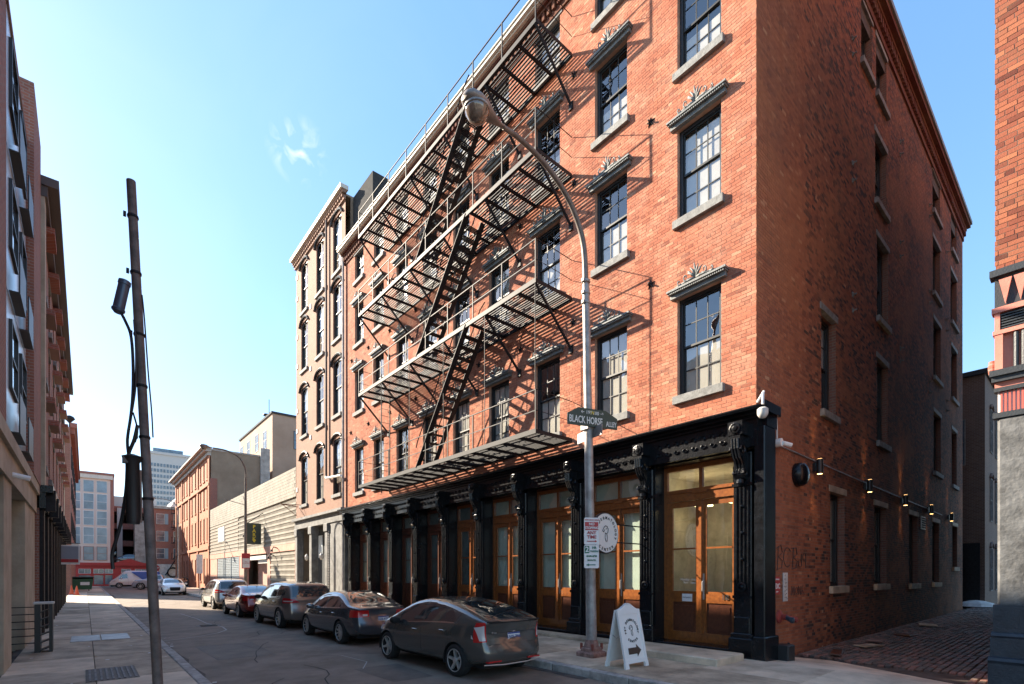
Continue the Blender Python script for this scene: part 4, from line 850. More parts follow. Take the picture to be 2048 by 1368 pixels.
# far building at the bend of the alley
ab = empty('alley_end_building', (37.8, 4.1, 0), label='dark brick building closing the alley with arched windows on its sunlit side', cat='building')
MB().box(37.8, 70, 4.1, 22, -.05, 12.95).build('wall', brick_dim, ab); MB().box(37.65, 70, 3.95, 22.1, 12.95, 13.2).build('coping', dark_in, ab)
FX = Frame((0, 4.1, 0), (1, 0, 0), (0, -1, 0)); FY = Frame((37.8, 0, 0), (0, 1, 0), (-1, 0, 0))
for u in (39.6, 41.8, 44, 47, 50):
    for z in (.9, 4.9, 8.9): flatwin(FX, u, u+.95, z, z+2.5, ab, 2, 2, fm=sill_m); MB().tube([(u-.05+(1.05)*(k/6), .06, z+2.5+.28*math.sin(PI*k/6)) for k in range(7)], .07, 5).build('window_arch', brick_dim, ab, FX)
flatwin(FY, 4.9, 5.8, 8.0, 10.6, ab, 1, 2, fm=sill_m); MB().box(4.3, 5.9, -.01, .03, 0, 3.6).build('iron_gate', iron, ab, FY)
MB().lathe((37.4, 4.4, .1), [(.9, 0), (.7, .18), (.3, .3), (.05, .33)], 9).build('rubbish_heap', off_w, label='pale heap of rubbish at the far end of the alley', cat='rubbish')
# south side of the alley: only its corner is in view
FRt = Frame((10.5, 0, 0), (0, 1, 0), (-1, 0, 0))
rbld = empty('right_edge_building', (10.5, 1.03, 0), label='brick building at right edge with pink and black band above grey stucco pier', cat='building')
MB().box(10.62, 34, -8, .98, 4, 22).build('core', brick_left, rbld); m = MB(); m.box(10.5, 12, -8, 1.02, 6.45, 22); m.build('wall', mortar_d, rbld)
brick_field(FRt, -3, 1.03, 6.48, 22, [], rbld, brick_corner, 300, 1.03, bl=.205, bh=.0765)
MB().box(10.82, 34, -8, .97, -.02, 4.2).build('ground_floor_wall', brick_left, rbld)
for y0 in (-2.4, -5.0, -7.6):
    MB().cbox(10.48, 10.8, y0, y0+.7, -.02, 4.22, .03).build('pier', MATS['charcoal_paint'] if 'charcoal_paint' in MATS else iron, rbld)
for y0 in (-1.6, -4.2, -6.8): flatwin(Frame((10.8, 0, 0), (0, 1, 0), (-1, 0, 0)), y0, y0+1.6, .5, 3.9, rbld, 2, 2)
pink = mat('salmon_paint', (.60, .21, .15), .6, var=.12, vs=3, bump=.15); blk2 = mat('charcoal_paint', (.03, .034, .038), .5, bump=.2)
grp = mat('grey_pier_render', (.10, .10, .098), .75, var=.5, vs=3.5, bump=.7, bs=14)
m = MB(); m.box(-8, 1.08, -.1, .10, 6.36, 6.46); m.box(-8, 1.03, -.1, .02, 5.9, 6.36); m.build('black_moulding', blk2, rbld, FRt)
for k in range(20): u = .98-k*.16; MB().add([(u, .03, 6.3), (u-.14, .03, 6.3), (u-.07, .03, 5.92), (u, .08, 6.3), (u-.14, .08, 6.3), (u-.07, .06, 5.92)][::1], [(0, 1, 2), (3, 5, 4), (0, 3, 4, 1), (1, 4, 5, 2), (2, 5, 3, 0)]).build('pendant_point', pink, rbld, FRt)
m = MB(); m.box(-8, 1.06, -.1, .06, 5.82, 5.9); m.box(-8, 1.05, -.1, .04, 5.5, 5.56); m.box(.97, 1.03, -.1, .04, 5.56, 5.82); m.box(.94, 1.03, -.1, .03, 4.95, 5.5); m.box(-8, .94, -.14, -.04, 4.95, 5.5); m.build('salmon_panel', pink, rbld, FRt)
m = MB(); m.box(-8, .97, -.1, -.02, 5.56, 5.82)
for k in range(6): m.box(-8, .968, -.02, .03, 5.575+k*.04, 5.595+k*.04)
m.build('louvre', blk2, rbld, FRt)
m = MB(); m.tube([(.80, .0, 4.95), (.80, .0, 5.48)], .03, 8); m.tube([(.72, .0, 4.95), (.72, .0, 5.48)], .03, 8); m.box(-8, 1.08, -.1, .12, 4.86, 4.95); m.box(-8, 1.06, -.1, .08, 4.78, 4.86); m.box(-8, 1.04, -.1, .03, 4.64, 4.70); m.build('black_moulding', blk2, rbld, FRt)
MB().box(-8, 1.03, -.1, .02, 4.70, 4.78).build('salmon_panel', pink, rbld, FRt)
MB().box(-8, 1.0, -.12, -.03, 4.32, 4.64).build('striped_panel', sign_w, rbld, FRt); m = MB()
for k in range(60): u = .97-k*.045; m.box(u-.024, u, -.03, .0, 4.32, 4.64)
m.build('red_stripes', mat('brick_red_paint', (.45, .10, .07), .6), rbld, FRt); m = MB(); m.box(-8, 1.05, -.1, .05, 4.24, 4.32); m.build('black_moulding', blk2, rbld, FRt)
MB().cbox(.2, 1.0, -.3, .03, 1.43, 4.24, .03).build('pier', grp, rbld, FRt)
nb_ = mat('blue_black_paint', (.022, .028, .038), .45, bump=.3, bs=30, var=.3)
m = MB(); m.box(.1, 1.04, -.3, .10, 1.0, 1.43); m.tube([(.1, .08, .97), (1.06, .08, .97)], .06, 8); m.box(.05, 1.07, -.3, .13, .62, .94); m.tube([(.05, .14, .60), (1.09, .14, .6)], .06, 8); m.box(0, 1.09, -.3, .18, -.02, .56); m.build('pier_base', nb_, rbld, FRt)
MB().lathe((10.6, 1.06, 5.05), [(.05, -.1), (.06, 0), (.05, .1)], 10).build('lamp_globe', brick_red, rbld)
# ================================================================== poles, lamps, signs
def smooth_pts(P, n=6):
    out = []; P = [Vector(p) for p in P]
    for i in range(len(P)-1):
        p0, p1, p2, p3 = P[max(i-1, 0)], P[i], P[i+1], P[min(i+2, len(P)-1)]
        for k in range(n):
            t = k/n; out.append(.5*((2*p1)+(p2-p0)*t+(2*p0-5*p1+4*p2-p3)*t*t+(-p0+3*p1-3*p2+p3)*t**3))
    return out+[P[-1]]
lp = empty('street_lamp', (8.17, 6.99, .15), label='tallest nearest grey street lamp with curved arm and glass bowl before the brick facade', cat='street lamp', group='street lamps along the right kerb')
MB().tube([(8.17, 6.99, .4), (8.13, 6.99, 2.5), (8.07, 6.99, 5), (7.99, 6.99, 7.95)], [.115, .10, .088, .075], 20).build('pole', galv, lp, smooth=True)
MB().cbox(7.93, 8.41, 6.75, 7.23, .148, .26, .03).cbox(7.99, 8.35, 6.81, 7.17, .26, .36, .04).lathe((8.17, 6.99, .36), [(.16, 0), (.14, .08), (.12, .14)], 16).build('pole_base', mat('rusty_base', (.26, .15, .12), .85, var=.5, vs=9, bump=.6), lp)
for a in range(4): MB().lathe((8.17+.15*(1 if a % 2 else -1), 6.99+.15*(1 if a > 1 else -1), .3), [(.03, 0), (.03, .12), (.015, .13)], 6).build('anchor_bolt', mat('red_brown_rust', (.22, .06, .04), .8) if a == 0 else MATS['red_brown_rust'], lp)
for z in (7.55, 7.75, 8.0): MB().lathe((7.995, 6.99, z), [(.088, 0), (.095, .02), (.088, .05)], 16).box(7.88, 7.92, 6.96, 7.02, z, z+.06).build('clamp_band', galv, lp)
arm = smooth_pts([(7.99, 6.99, 7.9), (7.93, 6.99, 8.7), (7.72, 6.99, 9.2), (7.33, 6.99, 9.6), (6.73, 6.99, 9.88), (6.15, 6.99, 9.98), (5.75, 6.99, 9.97)])
MB().tube(arm, [.062-.022*i/len(arm) for i in range(len(arm))], 14).build('curved_arm', pole_brown, lp, smooth=True)
def lamp_head(parent, x, y, z, s=1.):
    hd = MB(); n = 18; prof = [(0, .045), (.12, .055), (.3, .12), (.48, .19), (.66, .225), (.8, .20), (.88, .12), (.90, .02)]; vs = []
    for dx, r in prof:
        for k in range(n):
            t = 2*PI*k/n; zz = math.sin(t)*r; vs.append((x-dx*s, y+math.cos(t)*r*.9*s, z+(zz*.62 if zz > 0 else zz*.45)*s+.05*s*(dx > .4)))
    hd.add(vs, [(i*n+k, i*n+(k+1) % n, (i+1)*n+(k+1) % n, (i+1)*n+k) for i in range(len(prof)-1) for k in range(n)]+[tuple(range(n))]); hd.build('lamp_head', mat('lamp_housing', (.27, .23, .20), .45, metal=.3, var=.2, vs=8) if 'lamp_housing' not in MATS else MATS['lamp_housing'], parent, smooth=True)
    b = MB(); b.lathe((x-.62*s, y, z), [(.205*s, -.03*s), (.215*s, -.06*s), (.20*s, -.11*s), (.17*s, -.17*s), (.12*s, -.22*s), (.05*s, -.25*s), (.01*s, -.255*s)], 20); b.build('glass_bowl', mat('lamp_bowl', (.20, .15, .11), .08, spec=.9, coat=.6, var=.4, vs=12) if 'lamp_bowl' not in MATS else MATS['lamp_bowl'], parent, smooth=True)
    b = MB(); b.lathe((x-.62*s, y, z), [(.215*s, -.07*s), (.232*s, -.06*s), (.232*s, -.03*s), (.21*s, -.02*s)], 20, 2, False); b.build('lamp_rim', galv, parent, smooth=True)
lamp_head(lp, 5.78, 6.99, 9.97)
put_text('stencil_number', '70', .09, ink_red, (5.55, 6.86, 9.90), (1, 0, 0), lp)
# street name blades on the pole, facing the camera side
sn = empty('street_name_sign', (8.1, 6.8, 4.6), label='green street sign reading BLACK HORSE ALLEY clamped to the nearest lamp pole', cat='sign')
sdir = Vector((.93, -.37, -.0)).normalized(); up = Vector((0, 0, 1))
def local_panel(mb_pts, t, x, org, name, m, parent):
    """outline in (along x, z), thickness t away from the viewer"""
    xd = Vector(x).normalized(); nrm = xd.cross(up); mb = MB(); n = len(mb_pts); vs = [Vector(org)+xd*a+up*b+nrm*k for k in (0, -t) for a, b in mb_pts]
    mb.add(vs, [tuple(range(n)), tuple(range(2*n-1, n-1, -1))]+[(i, n+i, n+(i+1) % n, (i+1) % n) for i in range(n)]); return mb.build(name, m, parent)
def rrect(w, h, r=.03, n=4):
    p = []
    for cx, cz, a0 in ((w/2-r, -h/2+r, -PI/2), (w/2-r, h/2-r, 0), (-w/2+r, h/2-r, PI/2), (-w/2+r, -h/2+r, PI)):
        for k in range(n+1): a = a0+PI/2*k/n; p.append((cx+r*math.cos(a), cz+r*math.sin(a)))
    return p
so = Vector((8.04, 6.86, 5.12)); sx = Vector((.95, -.31, 0)).normalized(); sn_n = sx.cross(up)
hexa = [(-.58, -.16), (.62, -.16), (.62, .07), (.33, .21), (-.33, .21), (-.58, .07)]
local_panel(hexa, .02, sx, so, 'blade', green_sign, sn)
put_text('street_name', 'BLACK HORSE', .205, letter_w, so+sx*-.15+up*-.045+sn_n*.006, sx, sn, .003, .60); put_text('street_name', 'ALLEY', .15, letter_w, so+sx*.465+up*-.07+sn_n*.006, sx, sn, .002, .62)
put_text('block_numbers', '\u2190 199', .10, letter_w, so+sx*-.14+up*.125+sn_n*.006, sx, sn, .001); put_text('block_letter', 'W', .10, yellow, so+up*.125+sn_n*.006, sx, sn, .003); put_text('block_numbers', '100 \u2192', .10, letter_w, so+sx*.15+up*.125+sn_n*.006, sx, sn, .001)
MB().box(7.95, 8.2, 6.9, 7.1, 4.92, 5.3).build('clamp', galv, sn)
bl = empty('cross_street_sign', (8.1, 7.1, 4.5), label='back of the second grey street name blade crossing behind the green one', cat='sign'); local_panel([(-.5, -.12), (.4, -.12), (.4, .1), (-.5, .1)], .015, (.25, .97, 0), (8.2, 7.1, 4.88), 'blade', galv, bl)
# parking signs
def plate(name, label, z, h, w_=.32):
    o = Vector((8.00, 6.84, z)); r = empty(name, o, label=label, cat='sign'); x = Vector((.86, -.51, 0)).normalized(); nn = x.cross(up)
    local_panel(rrect(w_, h), .012, x, o, 'plate', sign_w, r); return r, o, x, nn
r, o, x, nn = plate('no_stopping_sign', 'red and white NO STOPPING ANY TIME sign, upper one on the nearest lamp pole', 2.78, .56)
L_ = lambda nm, t, s, m, dx, dz, b=.002, xs=1.: put_text(nm, t, s, m, o+x*dx+up*dz+nn*.008, x, r, b, xs)
local_panel(rrect(.29, .17, .01), .002, x, o+up*.105+nn*.003, 'red_field', red_sign, r)
L_('lettering', 'NO', .075, sign_w, 0, .145); L_('lettering', 'STOPPING', .072, sign_w, 0, .065, .002, .86); L_('lettering', 'ANY', .095, ink_red, 0, -.035); L_('lettering', 'TIME', .095, ink_red, 0, -.125)
L_('lettering', 'TOW-AWAY ZONE', .035, ink_red, 0, .23, .001); MB().tube([o+x*-.10+up*-.21+nn*.006, o+x*.08+up*-.21+nn*.006], .008, 4).add([o+x*.07+up*-.185+nn*.008, o+x*.07+up*-.235+nn*.008, o+x*.12+up*-.21+nn*.008], [(0, 1, 2)]).build('arrow', ink_red, r)
r, o, x, nn = plate('parking_hours_sign', 'green and white 2 HR PARKING sign, lower one on the nearest lamp pole', 2.25, .48)
local_panel(rrect(.10, .15, .01), .002, x, o+x*-.10+up*.145+nn*.003, 'green_field', ink_green, r)
L_('lettering', '2', .15, sign_w, -.10, .145, .004); L_('lettering', 'HR', .07, ink_green, .055, .185); L_('lettering', 'PARKING', .055, ink_green, .06, .11, .001, .8); L_('lettering', '8AM-6PM', .055, ink_green, 0, .01); L_('lettering', 'MON-FRI', .045, ink_green, 0, -.075)
MB().tube([o+x*.08+up*-.17+nn*.006, o+x*-.07+up*-.17+nn*.006], .009, 4).add([o+x*-.06+up*-.14+nn*.008, o+x*-.12+up*-.17+nn*.008, o+x*-.06+up*-.20+nn*.008], [(0, 1, 2)]).build('arrow', ink_green, r)
def arc_text(txt, rad, size, c, x, nn, parent, m, a0, a1, inward=False):
    for i, ch in enumerate(txt):
        if ch == ' ': continue
        a = a0+(a1-a0)*i/(len(txt)-1); d = x*math.cos(a)+up*math.sin(a); rd = (x*math.sin(a)-up*math.cos(a))*(1 if not inward else -1)
        me = text_mesh(ch, size, m, .0015); y = rd.cross(nn)*-1; y = nn.cross(rd)
        me.transform(Matrix((rd, y, nn)).transposed().to_4x4()); link('letter', me, c+d*rad+nn*.004, parent)
def dog(c, x, nn, parent, s, m):
    P = lambda a, b: c+x*a*s+up*b*s+nn*.005
    MB().tube([P(-.5, .7), P(-.2, .95), P(.15, .9), P(.4, .55), P(.35, .1), P(.1, -.1), P(-.2, 0)], .05*s, 4).tube([P(-.5, .7), P(-.75, .3), P(-.55, .1), P(-.3, .45)], .05*s, 4).tube([P(.1, -.1), P(.25, -.6), P(.15, -1.1)], .04*s, 4).tube([P(-.2, 0), P(-.25, -.6), P(-.1, -1.1), P(.15, -1.1)], .04*s, 4).lathe(P(0, .55), [(.06*s, -.01), (.06*s, .01)], 8).build('emblem', m, parent)
# A-frame
af = empty('sandwich_board', (7.78, 5.8, .15), label='white folding sandwich board with PET DERMATOLOGY CENTER ring and dark arrow on the pavement', cat='sandwich board')
lean = .23/1.15
def afp(y0, sgn, nm):
    x0, x1 = 7.47, 8.15; m = MB(); Y = lambda z: y0+sgn*lean*(z-.15)
    def slab(xa, xb, za, zb, t0, t1): m.add([(xa, Y(za)+t0, za), (xb, Y(za)+t0, za), (xb, Y(za)+t1, za), (xa, Y(za)+t1, za), (xa, Y(zb)+t0, zb), (xb, Y(zb)+t0, zb), (xb, Y(zb)+t1, zb), (xa, Y(zb)+t1, zb)], BOXF)
    slab(x0, x0+.06, .19, 1.22, -.02, .02); slab(x1-.06, x1, .19, 1.22, -.02, .02); slab(x0+.06, x1-.06, 1.14, 1.22, -.02, .02); slab(x0+.06, x1-.06, .24, .31, -.02, .02); slab(x0+.06, x1-.06, .31, 1.14, -.008, .008)
    slab(x0-.01, x0+.09, .15, .25, -.022, .022); slab(x1-.09, x1+.01, .15, .25, -.022, .022)
    c = (x0+x1)/2; n = 12; pr = [(c-.3+.6*k/n, 1.22+.12*math.sin(PI*k/n)**2) for k in range(n+1)]
    vs = [(a, Y(z)+t, z) for t in (-.02, .02) for a, z in pr]; m.add(vs, [tuple(range(n+1)), tuple(range(2*n+1, n, -1))]+[(i, n+1+i, n+2+i, i+1) for i in range(n)])
    return m.build(nm, white_p, af)
afp(5.58, 1, 'front_panel'); afp(6.04, -1, 'rear_panel')
for xx in (7.5, 8.12): MB().tube([(xx, 5.72, .75), (xx, 5.81, .70), (xx, 5.9, .75)], .01, 5).build('hinge_stay', alu, af)
ax = Vector((1, 0, 0)); an = Vector((0, -1, lean)).normalized(); upb = up; up = Vector((0, lean, 1)).normalized()
ac = Vector((7.81, 5.58+lean*.69-.012, .84))
arc_text('PET DERMATOLOGY', .19, .062, ac, ax, an, af, ink, PI*1.08, -PI*.08); arc_text('CENTER', .215, .062, ac, ax, an, af, ink, PI*1.30, PI*1.70, True); dog(ac, ax, an, af, .095, ink)
aq = Vector((7.81, 5.58+lean*.31-.012, .46)); P = lambda a, b: aq+ax*a+up*b+an*.003
MB().add([P(-.19, -.06), P(.06, -.06), P(.06, -.12), P(.20, 0), P(.06, .12), P(.06, .06), P(-.19, .06)], [(0, 1, 2, 3, 4, 5, 6)]).build('arrow', mat('arrow_brown', (.06, .04, .03), .6), af); up = upb
MB().tube([(7.81-.05, 5.83, 1.31), (7.81+.05, 5.83, 1.31)], .02, 6).build('hand_grip', ink, af)
# round blade sign
rd = empty('round_blade_sign', (8.95, 7.3, 2.8), label='white round PET DERMATOLOGY CENTER sign on black bracket arms beside the lamp pole', cat='sign')
c0 = Vector((9.0, 7.3, 2.82)); MB().lathe(tuple(c0), [(.44, -.03), (.46, -.02), (.46, .02), (.44, .03)], 40, 1).build('disc', white_p, rd); MB().lathe(tuple(c0), [(.445, -.036), (.47, -.02), (.47, .02), (.445, .036)], 40, 1, False).build('rim', darkframe, rd)
fc = c0+Vector((0, -.035, 0)); arc_text('PET DERMATOLOGY', .34, .09, fc, ax, Vector((0, -1, 0)), rd, ink, PI*1.1, -PI*.1); arc_text('CENTER', .38, .09, fc, ax, Vector((0, -1, 0)), rd, ink, PI*1.3, PI*1.7, True); dog(fc, ax, Vector((0, -1, 0)), rd, .17, ink)
for z in (2.62, 3.04): MB().tube([(9.42, 7.3, z), (10.42, 7.3, z)], .016, 6).box(10.40, 10.44, 7.24, 7.36, z-.08, z+.08).build('bracket_arm', iron, rd)
# second and third lamps
for i, (px_, y, zt, lbl) in enumerate(((7.3, 33.2, 7.6, 'second street lamp, slender brown pole standing by the pale garage'), (7.3, 62, 8.0, 'farthest street lamp at the corner of the orange building'))):
    q = empty('street_lamp', (px_, y, .15), label=lbl, cat='street lamp', group='street lamps along the right kerb')
    MB().tube([(px_, y, .15), (px_, y, zt)], [.10, .065], 12).lathe((px_, y, .15), [(.2, 0), (.17, .3), (.11, .36)], 10).build('pole', pole_brown if i == 0 else galv, q, smooth=True)
    MB().tube(smooth_pts([(px_, y, zt-.1), (px_-.03, y, zt+.6), (px_-.35, y, zt+1.2), (px_-1.0, y, zt+1.5), (px_-1.7, y, zt+1.55)]), .045, 8).build('curved_arm', pole_brown if i == 0 else galv, q, smooth=True); lamp_head(q, px_-1.65, y, zt+1.55, .8)
    if i == 0:
        MB().tube([(px_, y, 6.0), (px_-1.1, y, 6.25)], .02, 5).tube([(px_-.0, y, 6.0), (px_+.0, y+.6, 6.6)], .02, 5).build('cross_arm', pole_brown, q)
        s2 = MB().box(7.05, 7.5, 32.98, 33.02, 2.2, 3.1).build('parking_notice', red_sign); tag(s2, 'small red topped parking notice fixed to the second lamp pole', 'sign'); MB().box(7.08, 7.47, 32.965, 32.979, 2.25, 2.8).build('white_field', sign_w, s2); put_text('lettering', 'NO\nSTOPPING', .09, ink_red, (7.275, 32.96, 2.55), (1, 0, 0), s2)
s3 = empty('garage_notice', (7.2, 50, .15), label='white pedestrian notice on a thin post before the grey shutters', cat='sign'); MB().tube([(7.3, 49, .15), (7.3, 49, 3.5)], .03, 6).build('post', galv, s3); MB().box(7.05, 7.5, 48.93, 48.97, 1.9, 3.5).build('plate', sign_w, s3)
st = empty('stop_sign', (7.75, 88, .15), label='small red octagonal STOP sign at the far junction', cat='sign'); MB().tube([(7.75, 88.05, 0), (7.75, 88.05, 2.8)], .04, 6).build('post', galv, st); MB().prism([(2.7+.42*math.cos(PI/8+k*PI/4), 7.75+.42*math.sin(PI/8+k*PI/4)) for k in range(8)], 87.95, 88.0, 1).build('plate', red_sign, st); put_text('lettering', 'STOP', .26, sign_w, (7.75, 87.94, 2.7), (1, 0, 0), st, .01)
# leaning pole on the left kerb with cables, junction cans
po = empty('leaning_pole', (.82, 9.03, .15), label='leaning weathered steel pole with hanging black cables in the left foreground', cat='pole')
fv = Vector((.6485, .7612, 0)); rv = Vector((.7612, -.6485, 0))
def A(px, py, f=7.4): return Vector((0, 0, EYE))+fv*f+rv*((px-1024)/1001*f)+up*((1147-py)/1001*f)
base, tip = Vector((.82, 9.03, .12)), A(262, 362)
MB().tube([base, base.lerp(tip, .25), base.lerp(tip, .38), base.lerp(tip, .381), base.lerp(tip, .7), tip], [.066, .065, .064, .061, .060, .058], 18).build('pole', pole_left, po, smooth=True)
for t in (.38, .50, .60, .70, .82, .93): p = base.lerp(tip, t); MB().lathe(tuple(p), [(.069, -.02), (.073, 0), (.069, .02)], 14).box(p.x-.115, p.x-.08, p.y-.03, p.y+.02, p.z-.03, p.z+.03).build('clamp_band', iron, po)
def cable(pts, r=.016, f=7.28): MB().tube(smooth_pts([A(a, b, f) for a, b in pts], 5), r, 7).build('cable', cable_m, po, smooth=True)
cable([(240, 622), (252, 645), (262, 672), (266, 720), (266, 780), (262, 830), (255, 880), (258, 915)], .02); cable([(268, 640), (272, 700), (271, 770), (266, 810), (262, 830)], .014); cable([(275, 850), (268, 880), (258, 905), (255, 925), (252, 980), (243, 1040), (232, 1080), (224, 1110), (226, 1138)], .024)
cable([(284, 590), (289, 640), (296, 740), (303, 820), (306, 875)], .010); cable([(266, 825), (275, 860), (270, 885)], .012)
pc = MB(); a, b = A(250, 562, 7.25), A(236, 622, 7.25); d = (b-a)
pc.tube([a-d*.03, a, a+d*.12, a+d*.14, a+d*.9, a+d*.93, b, b+d*.08], [.05, .075, .078, .07, .072, .084, .08, .04], 14).build('junction_can', mat('blue_grey_can', (.07, .10, .15), .35, metal=.3), po, smooth=True)
a, b = A(265, 915, 7.25), A(267, 1048, 7.25); d = b-a
MB().tube([a-d*.05, a-d*.01, a+d*.02, a+d*.08, b-d*.1, b], [.03, .13, .12, .085, .09, .075], 14).build('junction_can', cable_m, po, smooth=True); p = A(255, 921, 7.2); MB().cbox(p.x-.06, p.x+.05, p.y-.05, p.y+.05, p.z-.04, p.z+.05).build('cap', pole_left, po)
a, b = A(277, 940, 7.3), A(278, 1045, 7.3); MB().bar(a, b, .05, .06).build('wooden_strip', mat('grey_wood', (.22, .17, .14), .85, bump=.4), po)
# railing at the left foreground
rg = empty('entry_railing', (-.75, 15.4, .15), label='low black cable railing with slatted end panel at the left building entrance', cat='railing')
MB().box(-.86, -.76, 15.2, 15.6, .1, 1.22).box(-.62, -.56, 15.2, 15.6, .1, 1.24).build('post', darkframe, rg); MB().box(-.88, -.54, 15.18, 15.62, 1.22, 1.26).build('cap_rail', off_w, rg)
for k in range(6): MB().add([(-.76, 15.2, .2+k*.17), (-.62, 15.2, .26+k*.17), (-.62, 15.6, .26+k*.17), (-.76, 15.6, .2+k*.17), (-.76, 15.2, .18+k*.17), (-.62, 15.2, .24+k*.17), (-.62, 15.6, .24+k*.17), (-.76, 15.6, .18+k*.17)], BOXF).build('slat', darkframe, rg)
for k in range(6): MB().tube([(-.82, 15.4, .35+k*.16), (-2.2, 15.4, .35+k*.16)], .011, 5).build('cable', iron, rg)
# bin and barriers far left
bn = empty('green_dumpster', (-.4, 66, .15), label='green wheeled dumpster on the far left pavement', cat='dumpster'); MB().add([(-.95, 65.3, .3), (.45, 65.3, .3), (.45, 66.6, .3), (-.95, 66.6, .3), (-1.0, 65.2, 1.35), (.6, 65.2, 1.35), (.6, 66.7, 1.6), (-1.0, 66.7, 1.6)], BOXF).build('body', mat('bin_green', (.03, .09, .045), .6), bn); MB().box(-1.02, .64, 65.15, 66.75, 1.5, 1.58).build('lid', darkframe, bn); MB().box(-.4, .3, 65.2, 65.24, .75, 1.05).build('sticker', sign_w, bn)
for xx in (-.7, .25): MB().lathe((xx, 65.5, .3), [(.13, -.04), (.13, .04)], 10, 0).build('wheel', rubber, bn)
orange_p = mat('safety_orange', (.75, .12, .04), .5)
for i, (xx, yy) in enumerate(((-.9, 56), (-.55, 54))): c = empty('traffic_cone', (xx, yy, .15), label=['upright orange traffic cone against the cream stone wall', 'second orange cone lying nearer on the left pavement'][i], cat='traffic cone', group='orange cones by the gap on the left'); k_ = MB().lathe((xx, yy, .15), [(.16, .03), (.10, .35), (.03, .75)], 12).build('cone', orange_p, c); MB().cbox(xx-.22, xx+.22, yy-.22, yy+.22, .15, .19).build('base', orange_p, c)
# things on the corner and on the alley wall
dc = empty('dome_camera', (10.05, 4.3, 5.1), label='white dome security camera hung at the shopfront cornice corner', cat='camera'); MB().tube([(10.25, 4.45, 5.33), (10.2, 4.3, 5.5), (10.05, 4.25, 5.42), (10.03, 4.25, 5.2)], .025, 6).build('arm', white_p, dc); MB().lathe((10.03, 4.25, 5.02), [(.01, -.10), (.06, -.085), (.09, -.04), (.10, .0), (.10, .08), (.06, .11)], 16).build('dome', off_w, dc, smooth=True)
cb = empty('alley_camera', (11.4, 4.5, 4.65), label='small white camera on a conduit elbow just round the brick corner', cat='camera'); MB().lathe((11.38, 4.5, 4.72), [(.09, -.08), (.09, .04), (.03, .06)], 12, 1).tube([(11.4, 4.4, 4.7), (11.55, 4.3, 4.66)], .05, 8).build('body', white_p, cb); MB().tube(smooth_pts([(10.9, 4.5, 5.38), (11.2, 4.5, 5.36), (11.3, 4.5, 5.2), (11.33, 4.5, 4.8)]), .018, 6).build('conduit', off_w, cb)
cu = MB().tube([(11.45, 4.54, 4.7), (17, 4.54, 4.62), (29, 4.54, 4.5)], .016, 6).build('wall_conduit', galv); tag(cu, 'long thin conduit running along the alley wall above the lights', 'conduit')
ds = empty('extractor_dome', (12.58, 4.4, 4.19), label='black oval extractor cowl high on the alley wall near the corner', cat='vent'); MB().lathe((12.58, 4.572, 4.19), [(.27, 0), (.27, -.12), (.23, -.20), (.14, -.24), (.02, -.25)], 28, 1).build('cowl', black, ds, smooth=True)
sc_m = mat('sconce_black', (.015, .015, .016), .4); glow = mat('warm_lamp_glow', (1, .7, .35), .4, emit=(1, .55, .2), es=2.2)
for i, (x, z) in enumerate(((13.62, 4.51), (17.72, 4.50), (21.95, 4.48), (26.14, 4.5), (30.4, 4.5))):
    s = empty('wall_light', (x, 4.45, z), label=['lit black wall light nearest the street on the alley wall', 'second lit wall light from the street, past the tall lower window', 'middle lit wall light of the alley row', 'fourth lit wall light along the alley, above a vent grille', 'last lit wall light at the far end of the alley wall'][i], cat='wall light', group='wall lights along the alley')
    MB().lathe((x, 4.42, z), [(.07, -.18), (.075, -.175), (.075, .175), (.065, .18)], 16).box(x-.03, x+.03, 4.5, 4.57, z-.1, z+.1).build('body', sc_m, s); 
    for k in (-1, 1):
        MB().lathe((x, 4.42, z+k*.182), [(.055, -.003), (.055, .003)], 12).build('lens', glow, s)
        ld_ = bpy.data.lights.new('sconce_lamp', 'SPOT'); ld_.energy = 11; ld_.color = (1, .58, .22); ld_.spot_size = R(75); ld_.spot_blend = .8; ld_.shadow_soft_size = .04; lo = bpy.data.objects.new('sconce_lamp', ld_); COL.objects.link(lo); lo.parent = s; lo.location = (0, -.03, k*.21); lo.rotation_euler = (R(-14) if k < 0 else R(180+14), 0, 0)
fd = MB().box(11.28, 11.60, 4.545, 4.56, 1.45, 1.83).build('fire_connection_sign', red_sign); tag(fd, 'red square FDC sign low on the brick alley wall', 'sign'); put_text('lettering', 'FDC', .16, sign_w, (11.44, 4.542, 1.62), (1, 0, 0), fd, .006); put_text('lettering', 'SPRINKLER', .045, sign_w, (11.44, 4.542, 1.77), (1, 0, 0), fd, .001); put_text('lettering', 'AUTO', .045, sign_w, (11.44, 4.542, 1.50), (1, 0, 0), fd, .001)
fd = MB().box(11.78, 12.02, 4.545, 4.56, 1.28, 1.92).build('scratched_notice', off_w); tag(fd, 'narrow scratched pale notice beside the red FDC sign', 'sign'); m = MB()
for k in range(7): m.tube([(11.8+.2*random.random(), 4.543, 1.33+k*.085), (11.8+.2*random.random(), 4.543, 1.38+k*.08), (11.8+.2*random.random(), 4.543, 1.36+k*.085)], .005, 4)
m.build('scribble', ink, fd)
sy = empty('siamese_connection', (11.65, 4.4, .93), label='red capped twin fire hose inlet on the alley wall near the ground', cat='hose inlet'); MB().lathe((11.6, 4.57, .95), [(.15, 0), (.14, -.03), (.06, -.06), (.07, -.16)], 14, 1).build('flange', mat('faded_red', (.30, .05, .04), .6, var=.3), sy)
for dx in (-.08, .1): MB().tube([(11.6, 4.42, .95), (11.6+dx, 4.30, .90)], .05, 8).lathe((11.6+dx, 4.27, .90), [(.065, .03), (.065, -.03), (.02, -.05)], 10, 1).build('inlet', mat('inlet_blue_black', (.03, .05, .07), .4) if dx < 0 else MATS['faded_red'], sy)
